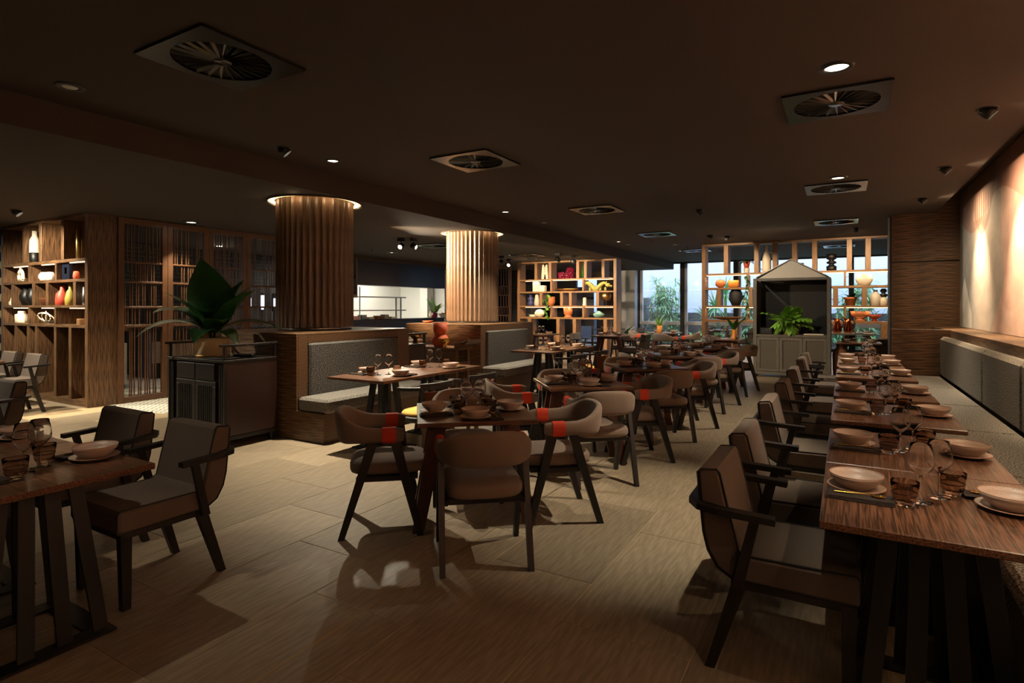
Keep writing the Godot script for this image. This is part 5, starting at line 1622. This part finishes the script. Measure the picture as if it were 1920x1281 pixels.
func build_sideboards():
	M.walnut_dark = grained(Color(0.20, 0.115, 0.08), M.red_y.albedo_texture, GY * 2.0, 0.4)
	again("sideboard", make_sideboard, "dark slatted sideboard with railed top carrying the big plant", Vector3(-5.665, 0, -3.65), 0, "slatted sideboards")
	again("sideboard", make_sideboard, "dark slatted sideboard half hidden behind the front booth", Vector3(-5.665, 0, -6.135), PI, "slatted sideboards")
	var top := 0.876
	var p := thing("potted_plant", "large dark broad-leaved plant in a woven cane pot on the sideboard", "plant", Vector3(-5.76, top, -3.60))
	part("pot", lathe(pr([0, 0, 0.155, 0, 0.165, 0.012, 0.165, 0.19, 0.155, 0.20, 0.14, 0.20, 0.14, 0.1, 0, 0.1]), 32), M.cane, p)
	part("pot_foot", lathe(pr([0.150, 0.0005, 0.168, 0.0005, 0.168, 0.022, 0.1655, 0.024]), 32), M.brass, p)
	part("glass_neck", lathe(pr([0, 0.201, 0.09, 0.201, 0.095, 0.29, 0.085, 0.30]), 24), M.neck, p)
	var lv := [[0.4, -1.47, 0.80, 0.56, 0.2], [2.0, -1.3, 0.66, 0.24, 0.5], [-1.2, -1.05, 0.72, 0.34, 1.5], [-0.9, -0.75, 0.72, 0.26, 1.6], [1.9, -1.1, 0.68, 0.26, 0.7], [2.2, -1.20, 0.60, 0.22, 0.5], [0.6, -0.55, 0.40, 0.22, 1.5], [1.5, -0.45, 0.46, 0.20, 1.4], [2.4, -0.75, 0.70, 0.20, 1.5], [1.2, -0.85, 0.5, 0.26, 1.2], [-0.4, -1.15, 0.6, 0.26, 0.7], [-1.6, -1.2, 0.5, 0.2, 0.9], [-2.6, -1.1, 0.55, 0.24, 0.9]]
	for l in lv:
		part("leaf", leaf(l[2], l[3], l[4], 0.22, 12, 1.25), M.leaf, p, Vector3(0.03 * sin(l[0]), 0.24, 0.03 * cos(l[0])), Vector3(l[1], l[0], 0))
	for k in 4:
		var s := sb()
		tube(s, [Vector3(0, 0.05, 0), Vector3(0.02 * sin(k * 1.6), 0.2, 0.02 * cos(k * 1.6)), Vector3(0.03 * sin(k * 1.6), 0.30, 0.03 * cos(k * 1.6))], 0.012, 6)
		part("stem", fin(s), M.leaf, p)
	var dv := thing("card_terminal", "black card payment terminal lying on the sideboard behind the plant", "terminal", Vector3(-5.36, top, -3.70), 0.5)
	part("body", span(-0.10, 0.10, 0, 0.035, -0.045, 0.045, 0.008), M.black, dv)
	part("screen", span(0.02, 0.085, 0.0352, 0.038, -0.035, 0.035), M.navy, dv)
	var dk := solo("tray", span(-0.14, 0.14, 0, 0.012, -0.09, 0.09, 0.004), M.black, "flat black tray beside the cane pot on the sideboard", "tray", Vector3(-5.40, top, -3.48))
	dk.rotation.y = 0.1
	# altar-style console between the booths
	var c := thing("console_table", "timber altar console with upturned ends between the booths", "console", Vector3(-5.5, 0, -7.17))
	part("top", span(-0.55, 0.5, 0.74, 0.775, -0.2, 0.2, 0.004), M.oak_dark, c)
	for x in [-1, 1]:
		var ps := sb()
		var poly := PackedVector2Array()
		for q in [[0.42, 0.776], [0.50, 0.776], [0.62, 0.83], [0.70, 0.905], [0.66, 0.90], [0.57, 0.87], [0.44, 0.85]]:
			poly.append(Vector2(q[0] * x, q[1]))
		add_prism(ps, poly, -0.2, 0.2, 0.004)
		part("upturned_end", fin(ps), M.oak_dark, c)
		for z in [-0.15, 0.15]:
			part("leg", span(x * 0.42 - 0.032, x * 0.42 + 0.032, 0, 0.739, z - 0.03, z + 0.03, 0.004), M.oak_dark, c)
		part("side_rail", span(x * 0.42 - 0.025, x * 0.42 + 0.025, 0.50, 0.55, -0.12, 0.12), M.oak_dark, c)
	for z in [-0.15, 0.15]:
		part("apron", span(-0.388, 0.388, 0.62, 0.738, z - 0.015, z + 0.015, 0.003), M.oak_dark, c)
	pot("floor_vase", "tall terracotta double-bodied vase on the console", "vase", [0, 0, 0.09, 0, 0.14, 0.07, 0.145, 0.11, 0.11, 0.165, 0.085, 0.195, 0.105, 0.23, 0.11, 0.375, 0.10, 0.375, 0.09, 0.25, 0, 0.2], M.terracotta, Vector3(-5.45, 0.7755, -7.12), 32)
	for g in [[Vector3(-5.27, 0.7755, -7.0), "gold footed bowl right of the terracotta vase"], [Vector3(-5.29, 0.8755, -6.33), "gold footed bowl left of the terracotta vase"]]:
		pot("gold_bowl", g[1], "bowl", [0, 0, 0.035, 0, 0.03, 0.06, 0.04, 0.065, 0.075, 0.10, 0.085, 0.135, 0.08, 0.135, 0.06, 0.09, 0, 0.08], M.gold, g[0], 28, "gold footed bowls")
	pot("fruit_dish", "orange dish on the rear booth top left of the column", "dish", [0, 0, 0.06, 0, 0.10, 0.04, 0.09, 0.04, 0.05, 0.01, 0, 0.01], M.terracotta, Vector3(-6.28, 1.1155, -7.85))

# ---------------------------------------------------------------- farther dining area
func build_background():
	var T := Vector3(0, TOP, 0)
	var tabs := [[-4.05, -14.95, 0.0, "timber table with the leafy amber vase in the passage to the windows", "amber vase table"], [-4.75, -12.75, 0.0, "timber table left of the passage before the light divider", "table left of the passage"], [-6.5, -12.6, 0.0, "timber table before the left end of the light divider", "table before the light divider"], [-2.2, -12.75, 0.0, "timber table just left of the roofed cabinet", "table left of the roofed cabinet"], [-3.2, -17.6, 0.0, "timber table by the windows in the passage", "table by the windows"], [0.25, -12.75, 0.0, "timber table right of the roofed cabinet", "table right of the roofed cabinet"], [-1.2, -16.6, 0.0, "timber table behind the window divider, left", "left table behind the divider"], [0.3, -16.9, 0.0, "timber table behind the window divider, right", "right table behind the divider"], [-6.2, -16.6, 0.0, "timber table behind the left divider", "table behind the light divider"]]
	for t in tabs:
		again("square_table", make_square_table, t[3], Vector3(t[0], 0, t[1]), t[2], "tables of the window area")
		setting(Vector3(t[0], TOP, t[1]), Vector2(-1, 0), "right", t[4], 0.22, true, false)
		setting(Vector3(t[0], TOP, t[1]), Vector2(1, 0), "left", t[4], 0.22, true, false)
	var ch := [["horseshoe", -3.76, -13.95, 1.2, "pale wrap-back chair with red strap, back to camera in the window passage"], ["horseshoe", -3.42, -14.75, PI, "pale wrap-back chair right of the amber vase table"], ["armchair", -3.30, -15.75, PI, "tall grey armchair turned left before the window mullion"], ["armchair", -4.15, -12.8, PI, "pale grey box armchair at the mouth of the window passage"], ["horseshoe", -4.75, -13.6, 1.57, "brown wrap-back chair beside the divider's end"], ["horseshoe", -2.55, -13.75, 1.2, "wrap-back chair seen below the window divider's left bay"], ["armchair", -5.35, -12.6, 0.0, "grey box armchair seen before the light divider's right bay"], ["armchair", -7.2, -12.8, 0.0, "grey box armchair before the light divider's middle bay"], ["armchair", 0.42, -13.45, 2.6, "pale box armchair by the timber wall, beyond the banquette"], ["horseshoe", -4.75, -15.0, 0.0, "wrap-back chair left of the amber vase table"], ["horseshoe", -1.2, -15.95, -1.57, "wrap-back chair behind the window divider"], ["armchair", -5.5, -16.7, PI, "box armchair behind the light divider"], ["armchair", -2.5, -17.6, PI, "box armchair nearest the windows"]]
	for c in ch:
		again(c[0], make_armchair, c[4], Vector3(c[1], 0, c[2]), c[3], "chairs of the window area")
	var av := thing("leaf_vase", "amber glass vase with upright dark leaves on the passage table", "vase", Vector3(-4.08, TOP, -14.5))
	part("glass", lathe(pr([0, 0, 0.06, 0, 0.065, 0.02, 0.065, 0.2, 0.058, 0.2, 0.055, 0.03, 0, 0.02])), M.amber, av)
	for k in 6:
		part("leaf", leaf(0.34, 0.06, 0.25), M.leaf_bright, av, Vector3(0.02 * sin(k), 0.1, 0.02 * cos(k)), Vector3(-1.35, k * 1.05, 0))
	var dv := thing("leaf_vase", "dark-leaved stem in a slim vase left of the roofed cabinet", "vase", Vector3(-1.98, TOP, -12.6))
	part("glass", lathe(pr([0, 0, 0.04, 0, 0.04, 0.02, 0.03, 0.2, 0.025, 0.2, 0.03, 0.03, 0, 0.02])), M.amber, dv)
	for k in 5:
		part("leaf", leaf(0.42, 0.10, 0.7), M.leaf, dv, Vector3(0, 0.18, 0), Vector3(-1.0 - 0.1 * (k % 2), -1.4 + k * 0.9, 0))
	# high table with pitchers
	var ht := thing("serving_table", "grey timber serving table with thick black post, right of the cabinet", "table", Vector3(0.15, 0, -14.0))
	part("top", span(-0.42, 0.42, 0.80, 0.845, -0.22, 0.22, 0.004), M.ash_x, ht)
	part("post", span(-0.06, 0.06, 0.02, 0.80, -0.06, 0.06, 0.004), M.black, ht)
	part("base_plate", span(-0.24, 0.24, 0, 0.02, -0.2, 0.2, 0.004), M.black, ht)
	for k in 2:
		var pt := thing("pitcher", ["left copper pitcher on the serving table", "right copper pitcher on the serving table"][k], "pitcher", Vector3(-0.12 + 0.2 * k, 0.8455, -13.9), 0, "copper pitchers")
		part("body", lathe(pr([0, 0, 0.07, 0, 0.085, 0.05, 0.085, 0.12, 0.055, 0.23, 0.05, 0.30, 0.045, 0.30, 0.05, 0.2, 0, 0.1])), M.copper, pt)
		var hs := sb()
		tube(hs, [Vector3(0.05, 0.29, 0), Vector3(0.10, 0.27, 0), Vector3(0.125, 0.2, 0), Vector3(0.085, 0.1, 0)], 0.011, 8)
		part("handle", fin(hs), M.black, pt)
		var sp := sb()
		add_prism(sp, PackedVector2Array([Vector2(-0.045, 0.30), Vector2(-0.10, 0.345), Vector2(-0.05, 0.24)]), -0.015, 0.015, 0.003)
		part("spout", fin(sp), M.copper, pt)
	pot("floor_vase", "dark tall floor vase with pale shoulder right of the roofed cabinet", "vase", [0, 0, 0.11, 0, 0.125, 0.2, 0.13, 0.48, 0.10, 0.57, 0.06, 0.61, 0.07, 0.68, 0.06, 0.68, 0.05, 0.6, 0, 0.5], M.wrap, Vector3(-0.06, 0.002, -12.62))
	pot("floor_vase", "pale tan ribbed floor vase before the light divider", "vase", [0, 0, 0.13, 0, 0.15, 0.2, 0.15, 0.42, 0.09, 0.52, 0.10, 0.64, 0.08, 0.64, 0.07, 0.5, 0, 0.4], M.oak_x, Vector3(-6.62, 0.002, -13.5))
	var pl := thing("floor_plant", "dark potted plant at the right end of the light divider", "plant", Vector3(-5.65, 0.002, -16.2))
	part("pot", lathe(pr([0, 0, 0.14, 0, 0.18, 0.3, 0.16, 0.3, 0.14, 0.2, 0, 0.2])), M.charcoal, pl)
	for k in 12:
		part("leaf", leaf(0.6, 0.16, 0.8), M.leaf, pl, Vector3(0, 0.28 + 0.05 * (k % 4), 0), Vector3(-1.3 + 0.12 * (k % 5), k * 2.4, 0))

# ---------------------------------------------------------------- garden
func build_garden():
	M.render = plain(Color(0.70, 0.71, 0.73), 0.9)
	M.slate = plain(Color(0.22, 0.22, 0.24), 0.9)
	var s := sb()
	add_span(s, -12.0, 6.0, -0.3, -0.02, -24.3, -20.3)
	struct("ground", fin(s), plain(Color(0.14, 0.11, 0.08), 0.95))
	struct("wall_garden", span(-12.0, 6.0, 0, 5.0, -24.5, -24.3), M.render)
	struct("wall_garden", span(-12.0, 6.0, 0, 1.15, -24.3, -23.4), M.slate)
	struct("wall_garden", span(-7.6, -6.9, 0, 1.75, -23.4, -21.0), M.grey)
	var names := ["bamboo clump left of the window mullion", "yucca clump right of the mullion, left of the divider", "bamboo clump behind the divider's left bays", "bamboo clump behind the roofed cabinet's left", "bamboo clump behind the divider's right bays", "bamboo clump at the far right behind the divider"]
	var spots := [[-6.0, -22.3, 0], [-4.2, -22.3, 1], [-2.75, -22.3, 0], [-1.2, -22.3, 0], [0.35, -22.3, 0], [1.9, -22.3, 0]]
	for k in spots.size():
		var q: Array = spots[k]
		var o := thing("bamboo_clump" if q[2] == 0 else "yucca_clump", names[k], "plant", Vector3(q[0], -0.02, q[1]), 0, "garden planting")
		var f := sb()
		var st := sb()
		if q[2] == 0:
			for c in 18:
				var b := Vector3(rng.randf_range(-0.6, 0.6), 0, rng.randf_range(-0.35, 0.35))
				var h := rng.randf_range(1.6, 2.5)
				var lean := Vector3(rng.randf_range(-0.2, 0.2), 0, rng.randf_range(-0.1, 0.3))
				tube(st, [b, b + lean * 0.3 + Vector3(0, h * 0.55, 0), b + lean + Vector3(0, h, 0)], 0.012, 5)
				for l in 80:
					var t := rng.randf_range(0.25, 1.02)
					var at := b + lean * t * t + Vector3(0, h * t, 0)
					var x := Transform3D(Basis(Vector3.UP, rng.randf() * TAU) * Basis(Vector3.RIGHT, rng.randf_range(-0.9, 0.5)), at)
					add_leaf(f, x, rng.randf_range(0.25, 0.5), rng.randf_range(0.03, 0.055), rng.randf_range(0.4, 1.1), 0.1, 3)
		else:
			for c in 3:
				var b := Vector3(-0.3 + 0.35 * c, 0, 0.1 * (c % 2))
				var h := 0.95 + 0.45 * c
				tube(st, [b, b + Vector3(0, h, 0)], 0.05, 7)
				for l in 60:
					var x := Transform3D(Basis(Vector3.UP, rng.randf() * TAU) * Basis(Vector3.RIGHT, rng.randf_range(-1.5, 0.5)), b + Vector3(0, h, 0))
					add_leaf(f, x, rng.randf_range(0.6, 0.85), 0.045, rng.randf_range(0.2, 0.7), 0.15, 4)
		stuff(part("foliage", fin(f), M.leaf_garden if k % 2 else M.leaf_pale, o))
		part("stems", fin(st), M.leaf_bright, o)
	for k in 9:
		var o := thing("ground_plant", "low broad-leaved garden plant, %s along the window foot" % ["leftmost", "second", "third", "fourth", "fifth", "sixth", "seventh", "eighth", "rightmost"][k], "plant", Vector3(-6.5 + 0.95 * k, -0.02, -21.1 - 0.25 * (k % 2)), 0, "low garden plants")
		var f := sb()
		for l in 46:
			var x := Transform3D(Basis(Vector3.UP, rng.randf() * TAU) * Basis(Vector3.RIGHT, rng.randf_range(-1.4, -0.3)), Vector3(rng.randf_range(-0.35, 0.35), rng.randf_range(0, 0.35), rng.randf_range(-0.25, 0.25)))
			add_leaf(f, x, rng.randf_range(0.25, 0.5), rng.randf_range(0.06, 0.13), rng.randf_range(0.5, 1.2), 0.15, 4)
		stuff(part("foliage", fin(f), M.leaf_garden if k % 2 else M.leaf_bright, o))
